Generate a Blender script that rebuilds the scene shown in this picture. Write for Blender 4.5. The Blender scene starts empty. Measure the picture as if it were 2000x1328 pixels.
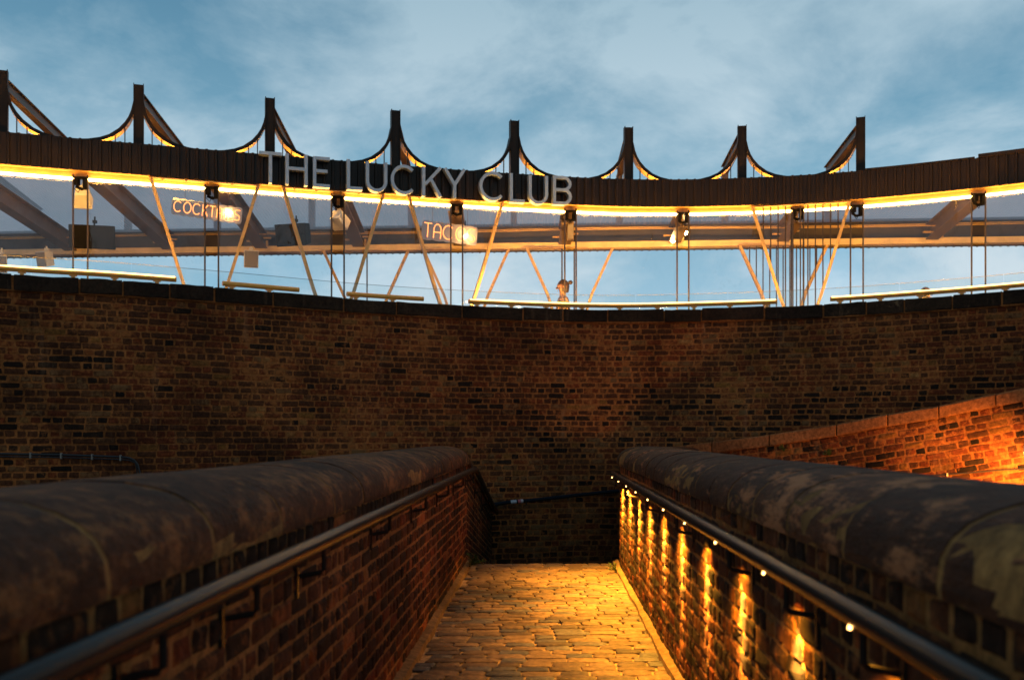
import bpy, math, random
import numpy as np
from mathutils import Vector, Matrix
random.seed(7)
rng = np.random.default_rng(7)
R = math.radians
SC = bpy.context.scene
COL = SC.collection

# ------------------------------------------------------------------ camera, sky, sun, exposure
EYE = 1.23                      # eye above the path
F = 35.0 / 36.0 * 2000.0        # focal length in photo pixels
HOR = 850.0                     # horizon row in the photo
cam_d = bpy.data.cameras.new('camera')
cam = bpy.data.objects.new('camera', cam_d)
COL.objects.link(cam)
cam.location = (0, 0, EYE)
cam.rotation_euler = (R(90), 0, 0)
cam_d.sensor_width = 36.0
cam_d.lens = 35.0
cam_d.shift_y = (HOR - 664.0) / 2000.0
cam_d.clip_start = 0.05
cam_d.clip_end = 2000
cam_d.dof.use_dof = True
cam_d.dof.focus_distance = 10.5
cam_d.dof.aperture_fstop = 3.8
SC.camera = cam

w = bpy.data.worlds.new('World')
SC.world = w
w.use_nodes = True
nt = w.node_tree
nt.nodes.clear()
def N(tree, typ, **kw):
    n = tree.nodes.new(typ)
    for k, v in kw.items():
        if k.startswith('i_'):
            n.inputs[k[2:].replace('_', ' ')].default_value = v
        elif k.startswith('n_'):
            n.inputs[int(k[2:])].default_value = v
        else:
            setattr(n, k, v)
    return n
def L(tree, a, ao, b, bi):
    tree.links.new(a.outputs[ao], b.inputs[bi])
def ramp(tree, stops, interp='LINEAR'):
    n = tree.nodes.new('ShaderNodeValToRGB')
    cr = n.color_ramp
    cr.interpolation = interp
    while len(cr.elements) < len(stops):
        cr.elements.new(0.5)
    for e, (p, c) in zip(cr.elements, stops):
        e.position = p
        e.color = (*c, 1) if len(c) == 3 else c
    return n
SUN_EL, SUN_ROT = R(1.5), R(200)
out = N(nt, 'ShaderNodeOutputWorld')
tc = N(nt, 'ShaderNodeTexCoord')
sky = N(nt, 'ShaderNodeTexSky', sky_type='NISHITA')
sky.sun_disc = False
sky.sun_elevation = SUN_EL
sky.sun_rotation = SUN_ROT
sep = N(nt, 'ShaderNodeSeparateXYZ'); L(nt, tc, 'Generated', sep, 0)
zc = N(nt, 'ShaderNodeMath', operation='MAXIMUM', n_1=0.0); L(nt, sep, 'Z', zc, 0)
zz = N(nt, 'ShaderNodeMath', operation='ADD', n_1=0.55); L(nt, zc, 0, zz, 0)
dv = N(nt, 'ShaderNodeVectorMath', operation='DIVIDE')
L(nt, tc, 'Generated', dv, 0)
cb = N(nt, 'ShaderNodeCombineXYZ'); 
for k in range(3): L(nt, zz, 0, cb, k)
L(nt, cb, 0, dv, 1)
mp = N(nt, 'ShaderNodeMapping'); mp.inputs['Rotation'].default_value = (0, 0.5, 0.4); mp.inputs['Scale'].default_value = (1.0, 1.0, 1.9)
L(nt, dv, 0, mp, 0)
nz = N(nt, 'ShaderNodeTexNoise', i_Scale=3.9, i_Detail=12.0, i_Roughness=0.61, i_Distortion=0.2); L(nt, mp, 0, nz, 'Vector')
nz2 = N(nt, 'ShaderNodeTexNoise', i_Scale=2.1, i_Detail=4.0); L(nt, mp, 0, nz2, 'Vector')
ad = N(nt, 'ShaderNodeMath', operation='MULTIPLY_ADD', n_1=0.55); L(nt, nz2, 0, ad, 0); L(nt, nz, 0, ad, 2)
cl = ramp(nt, [(0.62, (0, 0, 0)), (0.72, (0.26, 0.26, 0.26)), (0.81, (0.62, 0.62, 0.62)), (0.92, (1, 1, 1))]); L(nt, ad, 0, cl, 0)
gr = ramp(nt, [(0.0, (0.34, 0.55, 0.72)), (0.14, (0.25, 0.46, 0.62)), (0.26, (0.155, 0.325, 0.45)), (0.40, (0.075, 0.20, 0.31)), (1.0, (0.04, 0.11, 0.19))]); L(nt, zc, 0, gr, 0)
gc = ramp(nt, [(0.0, (0.62, 0.74, 0.84)), (0.25, (0.47, 0.59, 0.67)), (0.45, (0.24, 0.38, 0.47)), (1.0, (0.12, 0.19, 0.26))]); L(nt, zc, 0, gc, 0)
mx = N(nt, 'ShaderNodeMix', data_type='RGBA'); L(nt, cl, 0, mx, 'Factor'); L(nt, gr, 0, mx, 'A'); L(nt, gc, 0, mx, 'B')
b1 = N(nt, 'ShaderNodeBackground'); L(nt, mx, 'Result', b1, 0); b1.inputs[1].default_value = 1.16
b2 = N(nt, 'ShaderNodeBackground'); L(nt, sky, 0, b2, 0); b2.inputs[1].default_value = 0.015
asd = N(nt, 'ShaderNodeAddShader'); L(nt, b1, 0, asd, 0); L(nt, b2, 0, asd, 1)
L(nt, asd, 0, out, 0)

sd = bpy.data.lights.new('sun', 'SUN'); sd.energy = 0.03; sd.angle = R(20); sd.color = (1, 0.85, 0.7)
so = bpy.data.objects.new('sun', sd); COL.objects.link(so); so.rotation_euler = (R(88), 0, R(160))

SC.view_settings.view_transform = 'Standard'
SC.view_settings.look = 'None'
SC.view_settings.exposure = 0
SC.view_settings.gamma = 1
SC.view_settings.use_curve_mapping = False
SC.render.engine = 'CYCLES'
SC.cycles.use_denoising = True
SC.cycles.filter_width = 1.6
SC.cycles.max_bounces = 6
SC.cycles.transparent_max_bounces = 12
SC.cycles.caustics_reflective = False
SC.cycles.caustics_refractive = False
SC.cycles.sample_clamp_indirect = 4.0

# ------------------------------------------------------------------ helpers
class MB:
    def __init__(s): s.v = []; s.f = []; s.m = []; s.a = []; s.cur = 0; s.r = 0.0; s.sharp = 38
    def add(s, vs, fs, m=None, r=None):
        o = len(s.v); s.v.extend([tuple(p) for p in vs])
        for f in fs:
            s.f.append(tuple(i + o for i in f)); s.m.append(s.cur if m is None else m); s.a.append(s.r if r is None else r)
    def box(s, c, d, M=None, m=None):
        hx, hy, hz = d[0] / 2, d[1] / 2, d[2] / 2
        vs = [Vector((x, y, z)) for x in (-hx, hx) for y in (-hy, hy) for z in (-hz, hz)]
        if M is not None: vs = [M @ v for v in vs]
        vs = [v + Vector(c) for v in vs]
        s.add(vs, [(0, 1, 3, 2), (4, 6, 7, 5), (0, 4, 5, 1), (2, 3, 7, 6), (0, 2, 6, 4), (1, 5, 7, 3)], m)
    def hexa(s, v8, m=None):   # 4 bottom (ccw) + 4 top
        s.add(v8, [(3, 2, 1, 0), (4, 5, 6, 7), (0, 1, 5, 4), (1, 2, 6, 5), (2, 3, 7, 6), (3, 0, 4, 7)], m)
    def beam(s, p, q, wd, ht, up=(0, 0, 1), m=None):
        p, q = Vector(p), Vector(q); t = (q - p).normalized(); u = Vector(up); sd_ = t.cross(u).normalized(); u2 = sd_.cross(t).normalized()
        c = []
        for e in (p, q):
            c += [e - sd_ * wd / 2 - u2 * ht / 2, e + sd_ * wd / 2 - u2 * ht / 2, e + sd_ * wd / 2 + u2 * ht / 2, e - sd_ * wd / 2 + u2 * ht / 2]
        s.hexa(c, m)
    def tube(s, pts, r, n=8, cap=True, m=None, up=(0, 0, 1)):
        pts = [Vector(p) for p in pts]; K = len(pts); vs = []; fs = []
        rr = r if hasattr(r, '__len__') else [r] * K
        for i, p in enumerate(pts):
            t = (pts[min(i + 1, K - 1)] - pts[max(i - 1, 0)]).normalized()
            u = Vector(up)
            if abs(t.dot(u)) > 0.95: u = Vector((1, 0, 0))
            a = t.cross(u).normalized(); b = a.cross(t).normalized()
            for k in range(n):
                an = 2 * math.pi * k / n
                vs.append(p + (a * math.cos(an) + b * math.sin(an)) * rr[i])
        for i in range(K - 1):
            for k in range(n):
                k2 = (k + 1) % n
                fs.append((i * n + k, i * n + k2, (i + 1) * n + k2, (i + 1) * n + k))
        if cap:
            fs.append(tuple(range(n - 1, -1, -1))); fs.append(tuple((K - 1) * n + k for k in range(n)))
        s.add(vs, fs, m)
    def sweep(s, rings, closed=True, cap=True, m=None):
        n = len(rings[0]); vs = [p for rg in rings for p in rg]; fs = []
        for i in range(len(rings) - 1):
            for k in range(n if closed else n - 1):
                k2 = (k + 1) % n
                fs.append((i * n + k, i * n + k2, (i + 1) * n + k2, (i + 1) * n + k))
        if cap and closed:
            fs.append(tuple(range(n - 1, -1, -1))); fs.append(tuple((len(rings) - 1) * n + k for k in range(n)))
        s.add(vs, fs, m)
    def mesh(s, name, mats, smooth=False, fix=True):
        me = bpy.data.meshes.new(name)
        me.from_pydata(s.v, [], s.f)
        for mt in (mats if isinstance(mats, (list, tuple)) else [mats]): me.materials.append(mt)
        me.polygons.foreach_set('material_index', s.m)
        if smooth: me.polygons.foreach_set('use_smooth', [True] * len(s.f))
        at = me.attributes.new('rnd', 'FLOAT', 'FACE'); at.data.foreach_set('value', s.a)
        if fix:
            import bmesh
            bm = bmesh.new(); bm.from_mesh(me); bmesh.ops.recalc_face_normals(bm, faces=bm.faces); bm.to_mesh(me); bm.free()
        me.update()
        if smooth and hasattr(me, 'set_sharp_from_angle'): me.set_sharp_from_angle(angle=R(s.sharp))
        return me
def link(name, me, parent=None, label=None, cat=None, group=None, kind=None, world=True):
    o = bpy.data.objects.new(name, me); COL.objects.link(o)
    if parent is not None:
        o.parent = parent
        if world: o.matrix_parent_inverse = PINV[parent.name]
    tagp(o, label, cat, group, kind)
    PINV[o.name] = Matrix.Identity(4)
    return o
PINV = {}
def tagp(o, label=None, cat=None, group=None, kind=None):
    if label: o['label'] = label
    if cat: o['category'] = cat
    if group: o['group'] = group
    if kind: o['kind'] = kind
def build(name, mb, mats, parent=None, smooth=False, **k):
    return link(name, mb.mesh(name, mats, smooth), parent, **k)
def thing(name, label, cat, loc=(0, 0, 0), group=None, rz=0.0):
    o = bpy.data.objects.new(name, None); COL.objects.link(o)
    o.location = loc; o.rotation_euler = (0, 0, rz); o.empty_display_size = 0.2
    tagp(o, label, cat, group)
    PINV[o.name] = (Matrix.Translation(loc) @ Matrix.Rotation(rz, 4, 'Z')).inverted()
    return o
def copy_tree(o, parent=None):
    c = o.copy(); COL.objects.link(c)
    if parent is not None: c.parent = parent
    for ch in list(o.children): copy_tree(ch, c)
    return c
def Pp(x, y, Z):      # a place from a photo pixel and a distance
    return Vector(((x - 1000) / F * Z, Z, EYE + (HOR - y) / F * Z))
def pix(p):
    return 1000 + F * p[0] / p[1], HOR - F * (p[2] - EYE) / p[1]

class Curve:
    """plan curve; the visible side is on the right hand of travel"""
    def __init__(s, pts, step=0.02, straight=False):
        P = np.array(pts, float)
        if not straight:
            Q = []
            E = np.vstack([2 * P[0] - P[1], P, 2 * P[-1] - P[-2]])
            for i in range(1, len(E) - 2):
                for t in np.linspace(0, 1, 20, endpoint=False):
                    a, b, c, d = E[i - 1], E[i], E[i + 1], E[i + 2]
                    Q.append(0.5 * ((2 * b) + (-a + c) * t + (2 * a - 5 * b + 4 * c - d) * t * t + (-a + 3 * b - 3 * c + d) * t ** 3))
            Q.append(P[-1]); P = np.array(Q)
        seg = np.hypot(*np.diff(P, axis=0).T); S = np.r_[0, np.cumsum(seg)]
        s.len = S[-1]; n = int(s.len / step) + 2
        s.S = np.linspace(0, s.len, n); s.X = np.interp(s.S, S, P[:, 0]); s.Y = np.interp(s.S, S, P[:, 1])
    def at(s, q, off=0.0):
        h = 0.06
        x = np.interp(q, s.S, s.X); y = np.interp(q, s.S, s.Y)
        a, b = max(q - h, 0), min(q + h, s.len)
        tx = np.interp(b, s.S, s.X) - np.interp(a, s.S, s.X); ty = np.interp(b, s.S, s.Y) - np.interp(a, s.S, s.Y)
        l = math.hypot(tx, ty); tx /= l; ty /= l
        nx, ny = ty, -tx
        if q < 0: x += tx * q; y += ty * q
        if q > s.len: x += tx * (q - s.len); y += ty * (q - s.len)
        return x + nx * off, y + ny * off, tx, ty
    def px(s, xp):
        v = s.X - (xp - 1000) / F * s.Y
        i = np.where(np.sign(v[:-1]) != np.sign(v[1:]))[0]
        if len(i) == 0: return 0 if abs(v[0]) < abs(v[-1]) else s.len
        i = i[0]; t = v[i] / (v[i] - v[i + 1]); return s.S[i] + t * (s.S[i + 1] - s.S[i])
def wallprism(mb, cv, s0, s1, o_front, o_back, zb, zt, step=0.15, m=None):
    n = max(2, int((s1 - s0) / step) + 1); rings = []
    for q in np.linspace(s0, s1, n):
        xf, yf, _, _ = cv.at(q, o_front); xb, yb, _, _ = cv.at(q, o_back)
        b = zb(q) if callable(zb) else zb; t = zt(q) if callable(zt) else zt
        rings.append([(xf, yf, b), (xf, yf, t), (xb, yb, t), (xb, yb, b)])
    mb.sweep(rings, m=m)
def vnoise(x, y, seed=0):
    def h(i, j):
        n = (i * 374761393 + j * 668265263 + seed * 982451653) & 0xffffffff
        n = ((n ^ (n >> 13)) * 1274126177) & 0xffffffff
        return ((n ^ (n >> 16)) & 0xffff) / 65535.0
    i, j = math.floor(x), math.floor(y); u, v = x - i, y - j
    u = u * u * (3 - 2 * u); v = v * v * (3 - 2 * v)
    return (h(i, j) * (1 - u) + h(i + 1, j) * u) * (1 - v) + (h(i, j + 1) * (1 - u) + h(i + 1, j + 1) * u) * v

# ------------------------------------------------------------------ materials
def mat(name, col=(0.5, 0.5, 0.5), rough=0.5, metal=0.0, noise=None, bump=0.0, bscale=40.0, spec=None, var=0.0):
    m = bpy.data.materials.new(name); m.use_nodes = True; t = m.node_tree; b = t.nodes['Principled BSDF']
    b.inputs['Base Color'].default_value = (*col, 1); b.inputs['Roughness'].default_value = rough; b.inputs['Metallic'].default_value = metal
    if spec is not None: b.inputs['Specular IOR Level'].default_value = spec
    g = N(t, 'ShaderNodeNewGeometry')
    if noise:
        n = N(t, 'ShaderNodeTexNoise', i_Scale=noise[0], i_Detail=6.0, i_Roughness=0.6); L(t, g, 'Position', n, 'Vector')
        cr = ramp(t, [(0.32, tuple(c * noise[1] for c in col)), (0.68, tuple(min(1, c * noise[2]) for c in col))]); L(t, n, 0, cr, 0)
        L(t, cr, 0, b, 'Base Color')
        rr = N(t, 'ShaderNodeMapRange'); rr.inputs['To Min'].default_value = rough * 0.75; rr.inputs['To Max'].default_value = min(1, rough * 1.25)
        L(t, n, 0, rr, 0); L(t, rr, 0, b, 'Roughness')
    if bump:
        n = N(t, 'ShaderNodeTexNoise', i_Scale=bscale, i_Detail=5.0); L(t, g, 'Position', n, 'Vector')
        bp = N(t, 'ShaderNodeBump', i_Strength=bump, i_Distance=0.01); L(t, n, 0, bp, 'Height'); L(t, bp, 0, b, 'Normal')
    return m
def emis(name, col, st):
    m = bpy.data.materials.new(name); m.use_nodes = True; t = m.node_tree; t.nodes.clear()
    e = N(t, 'ShaderNodeEmission'); e.inputs[0].default_value = (*col, 1); e.inputs[1].default_value = st
    o = N(t, 'ShaderNodeOutputMaterial'); L(t, e, 0, o, 0)
    return m
def masonry(name, stops, smear=(0.56, 0.66), smear_col=(0.20, 0.12, 0.07), soot=0.55, bump=0.6, scale=1.0, rough=0.88, spec=0.12, stretch=None):
    """stone or brick: tone per piece, soot and lime smears with shapes of their own, rough relief"""
    m = bpy.data.materials.new(name); m.use_nodes = True; t = m.node_tree; b = t.nodes['Principled BSDF']
    b.inputs['Roughness'].default_value = rough; b.inputs['Specular IOR Level'].default_value = spec
    g = N(t, 'ShaderNodeNewGeometry'); oi = N(t, 'ShaderNodeObjectInfo'); at = N(t, 'ShaderNodeAttribute', attribute_name='rnd')
    ad_ = N(t, 'ShaderNodeMath', operation='ADD'); L(t, at, 'Fac', ad_, 0); L(t, oi, 'Random', ad_, 1)
    fr = N(t, 'ShaderNodeMath', operation='FRACT'); L(t, ad_, 0, fr, 0)
    cr = ramp(t, stops); L(t, fr, 0, cr, 0)
    if stretch:
        g0 = g; g = N(t, 'ShaderNodeMapping'); g.inputs['Scale'].default_value = stretch; L(t, g0, 'Position', g, 0)
    n1 = N(t, 'ShaderNodeTexNoise', i_Scale=1.1 * scale, i_Detail=5.0, i_Roughness=0.6); L(t, g, 0, n1, 'Vector')
    n2 = N(t, 'ShaderNodeTexNoise', i_Scale=9.0 * scale, i_Detail=7.0, i_Roughness=0.68); L(t, g, 0, n2, 'Vector')
    n3 = N(t, 'ShaderNodeTexNoise', i_Scale=55.0 * scale, i_Detail=5.0, i_Roughness=0.7); L(t, g, 0, n3, 'Vector')
    so_ = ramp(t, [(0.36, (soot * 0.85,) * 3), (0.62, (1.08, 1.08, 1.08))]); L(t, n1, 0, so_, 0)
    mu = N(t, 'ShaderNodeMix', data_type='RGBA', blend_type='MULTIPLY', n_0=1.0); L(t, cr, 0, mu, 'A'); L(t, so_, 0, mu, 'B')
    f3 = ramp(t, [(0.30, (0.35,) * 3), (0.5, (0.95,) * 3), (0.72, (1.7,) * 3)])
    n4 = N(t, 'ShaderNodeTexNoise', i_Scale=26.0 * scale, i_Detail=8.0, i_Roughness=0.72); L(t, g, 0, n4, 'Vector'); L(t, n4, 0, f3, 0)
    mu2 = N(t, 'ShaderNodeMix', data_type='RGBA', blend_type='MULTIPLY', n_0=1.0); L(t, mu, 'Result', mu2, 'A'); L(t, f3, 0, mu2, 'B')
    sm = ramp(t, [(smear[0], (0, 0, 0)), (smear[1], (1, 1, 1))]);
    ml = N(t, 'ShaderNodeMath', operation='MULTIPLY_ADD', n_1=0.30); L(t, n1, 0, ml, 0)
    ml2 = N(t, 'ShaderNodeMath', operation='MULTIPLY_ADD', n_1=0.50); L(t, n2, 0, ml2, 0)
    ml3 = N(t, 'ShaderNodeMath', operation='MULTIPLY', n_1=0.22); L(t, n4, 0, ml3, 0); L(t, ml3, 0, ml2, 2); L(t, ml2, 0, ml, 2)
    L(t, ml, 0, sm, 0)
    mx_ = N(t, 'ShaderNodeMix', data_type='RGBA'); mx_.inputs['B'].default_value = (*smear_col, 1); L(t, sm, 0, mx_, 'Factor'); L(t, mu2, 'Result', mx_, 'A')
    gs = N(t, 'ShaderNodeNewGeometry'); ms = N(t, 'ShaderNodeMapping'); ms.inputs['Scale'].default_value = (3.2, 3.2, 0.42); L(t, gs, 'Position', ms, 0)
    n5 = N(t, 'ShaderNodeTexNoise', i_Scale=1.4, i_Detail=7.0, i_Roughness=0.68); L(t, ms, 0, n5, 'Vector')
    st_ = ramp(t, [(0.58, (0, 0, 0)), (0.76, (0.55, 0.55, 0.55))]); L(t, n5, 0, st_, 0)
    mk = N(t, 'ShaderNodeMath', operation='MULTIPLY'); L(t, st_, 0, mk, 0); L(t, n4, 0, mk, 1)
    ms_ = N(t, 'ShaderNodeMix', data_type='RGBA'); ms_.inputs['B'].default_value = (0.34, 0.17, 0.085, 1); L(t, mk, 0, ms_, 'Factor'); L(t, mx_, 'Result', ms_, 'A')
    L(t, ms_, 'Result', b, 'Base Color')
    ba = N(t, 'ShaderNodeMath', operation='MULTIPLY_ADD', n_1=0.5); L(t, n3, 0, ba, 0); L(t, n2, 0, ba, 2)
    bp = N(t, 'ShaderNodeBump', i_Strength=bump, i_Distance=0.012); L(t, ba, 0, bp, 'Height'); L(t, bp, 0, b, 'Normal')
    return m
SM = (0.27, 0.082, 0.020)
M_RED = masonry('red brown brick', [(0, (0.12, 0.025, 0.007)), (0.35, (0.175, 0.036, 0.010)), (0.7, (0.095, 0.024, 0.009)), (0.9, (0.21, 0.055, 0.014)), (1, (0.135, 0.030, 0.009))], smear=(0.52, 0.60), smear_col=SM)
M_DARK = masonry('dark brown brick', [(0, (0.065, 0.020, 0.008)), (0.5, (0.095, 0.029, 0.010)), (1, (0.075, 0.023, 0.008))], smear=(0.55, 0.64), smear_col=SM)
M_BLACK = masonry('sooty black brick', [(0, (0.014, 0.007, 0.004)), (0.6, (0.034, 0.015, 0.007)), (1, (0.020, 0.009, 0.005))], smear=(0.55, 0.64), smear_col=SM)
M_BUFF = masonry('yellow stock brick', [(0, (0.22, 0.080, 0.016)), (0.5, (0.17, 0.060, 0.014)), (0.8, (0.26, 0.105, 0.03)), (1, (0.22, 0.078, 0.02))], smear=(0.56, 0.66), smear_col=SM)
M_DULL = masonry('mortar smeared brick', [(0, (0.115, 0.039, 0.013)), (0.5, (0.15, 0.051, 0.017)), (1, (0.08, 0.028, 0.010))], smear=(0.49, 0.55), smear_col=(0.15, 0.064, 0.022))
BR = [M_RED, M_DARK, M_BLACK, M_BUFF, M_DULL]
M_MORT = masonry('old lime mortar', [(0, (0.30, 0.094, 0.023)), (1, (0.30, 0.094, 0.023))], smear=(0.54, 0.66), smear_col=(0.16, 0.06, 0.018), soot=0.5, bump=0.9)
M_MORTP = masonry('pale parapet mortar', [(0, (0.28, 0.125, 0.035)), (1, (0.28, 0.125, 0.035))], smear=(0.56, 0.68), smear_col=(0.15, 0.07, 0.025), soot=0.5, bump=0.9)
M_COPE = masonry('dark weathered sandstone', [(0, (0.068, 0.020, 0.006)), (0.5, (0.108, 0.032, 0.009)), (1, (0.080, 0.024, 0.007))], smear=(0.51, 0.59), smear_col=(0.24, 0.080, 0.021), soot=0.35, scale=0.9, rough=0.72, bump=1.3, stretch=(1.0, 0.8, 1.3))
M_COPED = masonry('black sooty coping stone', [(0, (0.022, 0.011, 0.006)), (0.5, (0.04, 0.020, 0.010)), (1, (0.03, 0.014, 0.008))], smear=(0.60, 0.66), smear_col=(0.16, 0.09, 0.045), soot=0.5)
M_COPE2 = masonry('pale stained sandstone', [(0, (0.050, 0.015, 0.005)), (0.5, (0.085, 0.025, 0.008)), (1, (0.060, 0.018, 0.006))], smear=(0.54, 0.60), smear_col=(0.36, 0.125, 0.045), soot=0.35, scale=0.9, rough=0.72, bump=1.3, stretch=(1.2, 0.45, 1.6))
M_RSTONE = masonry('red sandstone', [(0, (0.24, 0.080, 0.024)), (0.5, (0.31, 0.10, 0.03)), (1, (0.21, 0.072, 0.024))], smear=(0.62, 0.70), smear_col=(0.4, 0.2, 0.1), soot=0.7, bump=0.25)
M_SETT = masonry('granite sett', [(0, (0.10, 0.062, 0.040)), (0.4, (0.19, 0.115, 0.070)), (0.75, (0.13, 0.080, 0.052)), (0.9, (0.065, 0.045, 0.038)), (1, (0.15, 0.092, 0.060))], smear=(0.60, 0.68), smear_col=(0.28, 0.19, 0.11), soot=0.65, bump=0.35, rough=0.6)
M_SETTD = masonry('dark granite sett', [(0, (0.07, 0.06, 0.06)), (1, (0.11, 0.09, 0.085))], smear=(0.60, 0.70), smear_col=(0.3, 0.22, 0.14), soot=0.7, bump=0.5, rough=0.45)
M_JOINT = masonry('sandy joint', [(0, (0.36, 0.22, 0.12)), (1, (0.36, 0.22, 0.12))], smear=(0.52, 0.66), smear_col=(0.17, 0.12, 0.08), soot=0.6, bump=0.9)
M_FIL = masonry('kerb mortar', [(0, (0.20, 0.115, 0.055)), (1, (0.20, 0.115, 0.055))], smear=(0.52, 0.6), smear_col=(0.11, 0.06, 0.03), soot=0.5, bump=1.0)
M_EARTH = mat('earth', (0.06, 0.045, 0.035), 0.95, noise=(2, 0.7, 1.3))
M_CLAD = mat('black ribbed cladding', (0.020, 0.012, 0.007), 0.34, 0.0, noise=(3, 0.8, 1.3), spec=0.13)
M_STEEL = mat('dark painted steel', (0.02, 0.013, 0.009), 0.5, 0.0, noise=(4, 0.8, 1.3), spec=0.12)
M_RAFT = mat('bronze painted steel', (0.12, 0.075, 0.05), 0.45, 0.0, noise=(4, 0.8, 1.25))
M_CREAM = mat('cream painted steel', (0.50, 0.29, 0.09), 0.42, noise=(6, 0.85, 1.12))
M_BROWN = mat('brown metal deck', (0.045, 0.03, 0.024), 0.5, 0.0, noise=(2, 0.8, 1.3))
M_POLE = mat('bronze pole', (0.045, 0.028, 0.018), 0.4, 0.2)
M_RAIL = mat('brushed brass rail', (0.88, 0.33, 0.045), 0.34, 0.0, noise=(20, 0.9, 1.1))
M_HRAIL = mat('black lacquered rail', (0.022, 0.017, 0.014), 0.25, 0.0, spec=0.05)
M_HRAIL.node_tree.nodes['Principled BSDF'].inputs['IOR'].default_value = 1.42
M_BLK = mat('black plastic', (0.008, 0.007, 0.007), 0.7, noise=(8, 0.8, 1.3), spec=0.05)
M_WHT = mat('white speaker shell', (0.72, 0.66, 0.56), 0.5, noise=(10, 0.9, 1.05))
M_GRIL = mat('speaker grille', (0.22, 0.18, 0.14), 0.6, bump=0.6, bscale=300)
M_LETT = mat('brushed zinc letter', (0.34, 0.38, 0.43), 0.40, 0.35, noise=(9, 0.85, 1.1))
M_TRIM = mat('polished glass edge', (0.04, 0.033, 0.02), 0.3)
M_CABLE = mat('black cable', (0.008, 0.008, 0.009), 0.5)
WARM = (1.0, 0.53, 0.135)
M_LED = emis('warm light strip', WARM, 32.0)
M_LEDR = emis('rail light strip', (1.0, 0.50, 0.10), 900.0)
M_DIFF = emis('rail diffuser', (1.0, 0.52, 0.13), 7.0)
M_UP = emis('warm uplight strip', WARM, 60.0)
M_BULB = emis('warm bulb', (1.0, 0.60, 0.22), 450.0)
M_SPOT = emis('handrail spot lens', (1.0, 0.5, 0.14), 11.0)
M_NEON = emis('orange neon tube', (1.0, 0.26, 0.06), 5.0)
M_NEONW = emis('pale neon tube', (1.0, 0.62, 0.42), 4.0)

# clear plastic screen
m = bpy.data.materials.new('clear plastic'); m.use_nodes = True; t = m.node_tree; t.nodes.clear()
g = N(t, 'ShaderNodeNewGeometry')
mpn = N(t, 'ShaderNodeMapping'); mpn.inputs['Scale'].default_value = (2.2, 2.2, 0.7); mpn.inputs['Rotation'].default_value = (0, 0.5, 0); L(t, g, 'Position', mpn, 0)
n1 = N(t, 'ShaderNodeTexNoise', i_Scale=1.5, i_Detail=3.0, i_Distortion=1.2); L(t, mpn, 0, n1, 'Vector')
bp = N(t, 'ShaderNodeBump', i_Strength=0.5, i_Distance=0.09); L(t, n1, 0, bp, 'Height')
gl = N(t, 'ShaderNodeBsdfGlossy'); gl.inputs['Roughness'].default_value = 0.06; L(t, bp, 0, gl, 'Normal')
tr = N(t, 'ShaderNodeBsdfTransparent'); tr.inputs[0].default_value = (0.95, 0.94, 0.93, 1)
df = N(t, 'ShaderNodeBsdfDiffuse'); df.inputs[0].default_value = (0.8, 0.7, 0.62, 1)
tl = N(t, 'ShaderNodeBsdfTranslucent'); tl.inputs[0].default_value = (0.8, 0.7, 0.62, 1)
hz = N(t, 'ShaderNodeAddShader'); L(t, df, 0, hz, 0); L(t, tl, 0, hz, 1)
m1 = N(t, 'ShaderNodeMixShader', n_0=0.002); L(t, tr, 0, m1, 1); L(t, hz, 0, m1, 2)
m2 = N(t, 'ShaderNodeMixShader', n_0=0.05); L(t, m1, 0, m2, 1); L(t, gl, 0, m2, 2)
o = N(t, 'ShaderNodeOutputMaterial'); L(t, m2, 0, o, 0)
M_PVC = m
m = bpy.data.materials.new('balustrade glass'); m.use_nodes = True; t = m.node_tree; t.nodes.clear()
gl = N(t, 'ShaderNodeBsdfGlossy'); gl.inputs['Roughness'].default_value = 0.02
tr = N(t, 'ShaderNodeBsdfTransparent'); tr.inputs[0].default_value = (0.95, 0.97, 0.97, 1)
m2 = N(t, 'ShaderNodeMixShader', n_0=0.03); L(t, tr, 0, m2, 1); L(t, gl, 0, m2, 2)
o = N(t, 'ShaderNodeOutputMaterial'); L(t, m2, 0, o, 0)
M_GLASS = m
m = bpy.data.materials.new('acrylic backing'); m.use_nodes = True; t = m.node_tree; t.nodes.clear()
gl = N(t, 'ShaderNodeBsdfGlossy'); gl.inputs['Roughness'].default_value = 0.1
tl = N(t, 'ShaderNodeBsdfTranslucent'); tl.inputs[0].default_value = (0.85, 0.7, 0.6, 1)
tr = N(t, 'ShaderNodeBsdfTransparent')
m1 = N(t, 'ShaderNodeMixShader', n_0=0.7); L(t, tr, 0, m1, 1); L(t, tl, 0, m1, 2)
m2 = N(t, 'ShaderNodeMixShader', n_0=0.12); L(t, m1, 0, m2, 1); L(t, gl, 0, m2, 2)
o = N(t, 'ShaderNodeOutputMaterial'); L(t, m2, 0, o, 0)
M_ACR = m
# corrugated translucent roof sheet
m = bpy.data.materials.new('translucent corrugated sheet'); m.use_nodes = True; t = m.node_tree; t.nodes.clear()
g = N(t, 'ShaderNodeNewGeometry')
wv = N(t, 'ShaderNodeTexWave', wave_type='BANDS', bands_direction='X', i_Scale=6.0); L(t, g, 'Position', wv, 'Vector')
bp = N(t, 'ShaderNodeBump', i_Strength=0.8, i_Distance=0.02); L(t, wv, 'Fac', bp, 'Height')
tl = N(t, 'ShaderNodeBsdfTranslucent'); tl.inputs[0].default_value = (0.95, 0.74, 0.72, 1); L(t, bp, 0, tl, 'Normal')
tr = N(t, 'ShaderNodeBsdfTransparent'); tr.inputs[0].default_value = (0.82, 0.68, 0.68, 1)
pr = N(t, 'ShaderNodeBsdfPrincipled'); pr.inputs['Base Color'].default_value = (0.12, 0.10, 0.10, 1); pr.inputs['Roughness'].default_value = 0.3; L(t, bp, 0, pr, 'Normal')
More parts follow.
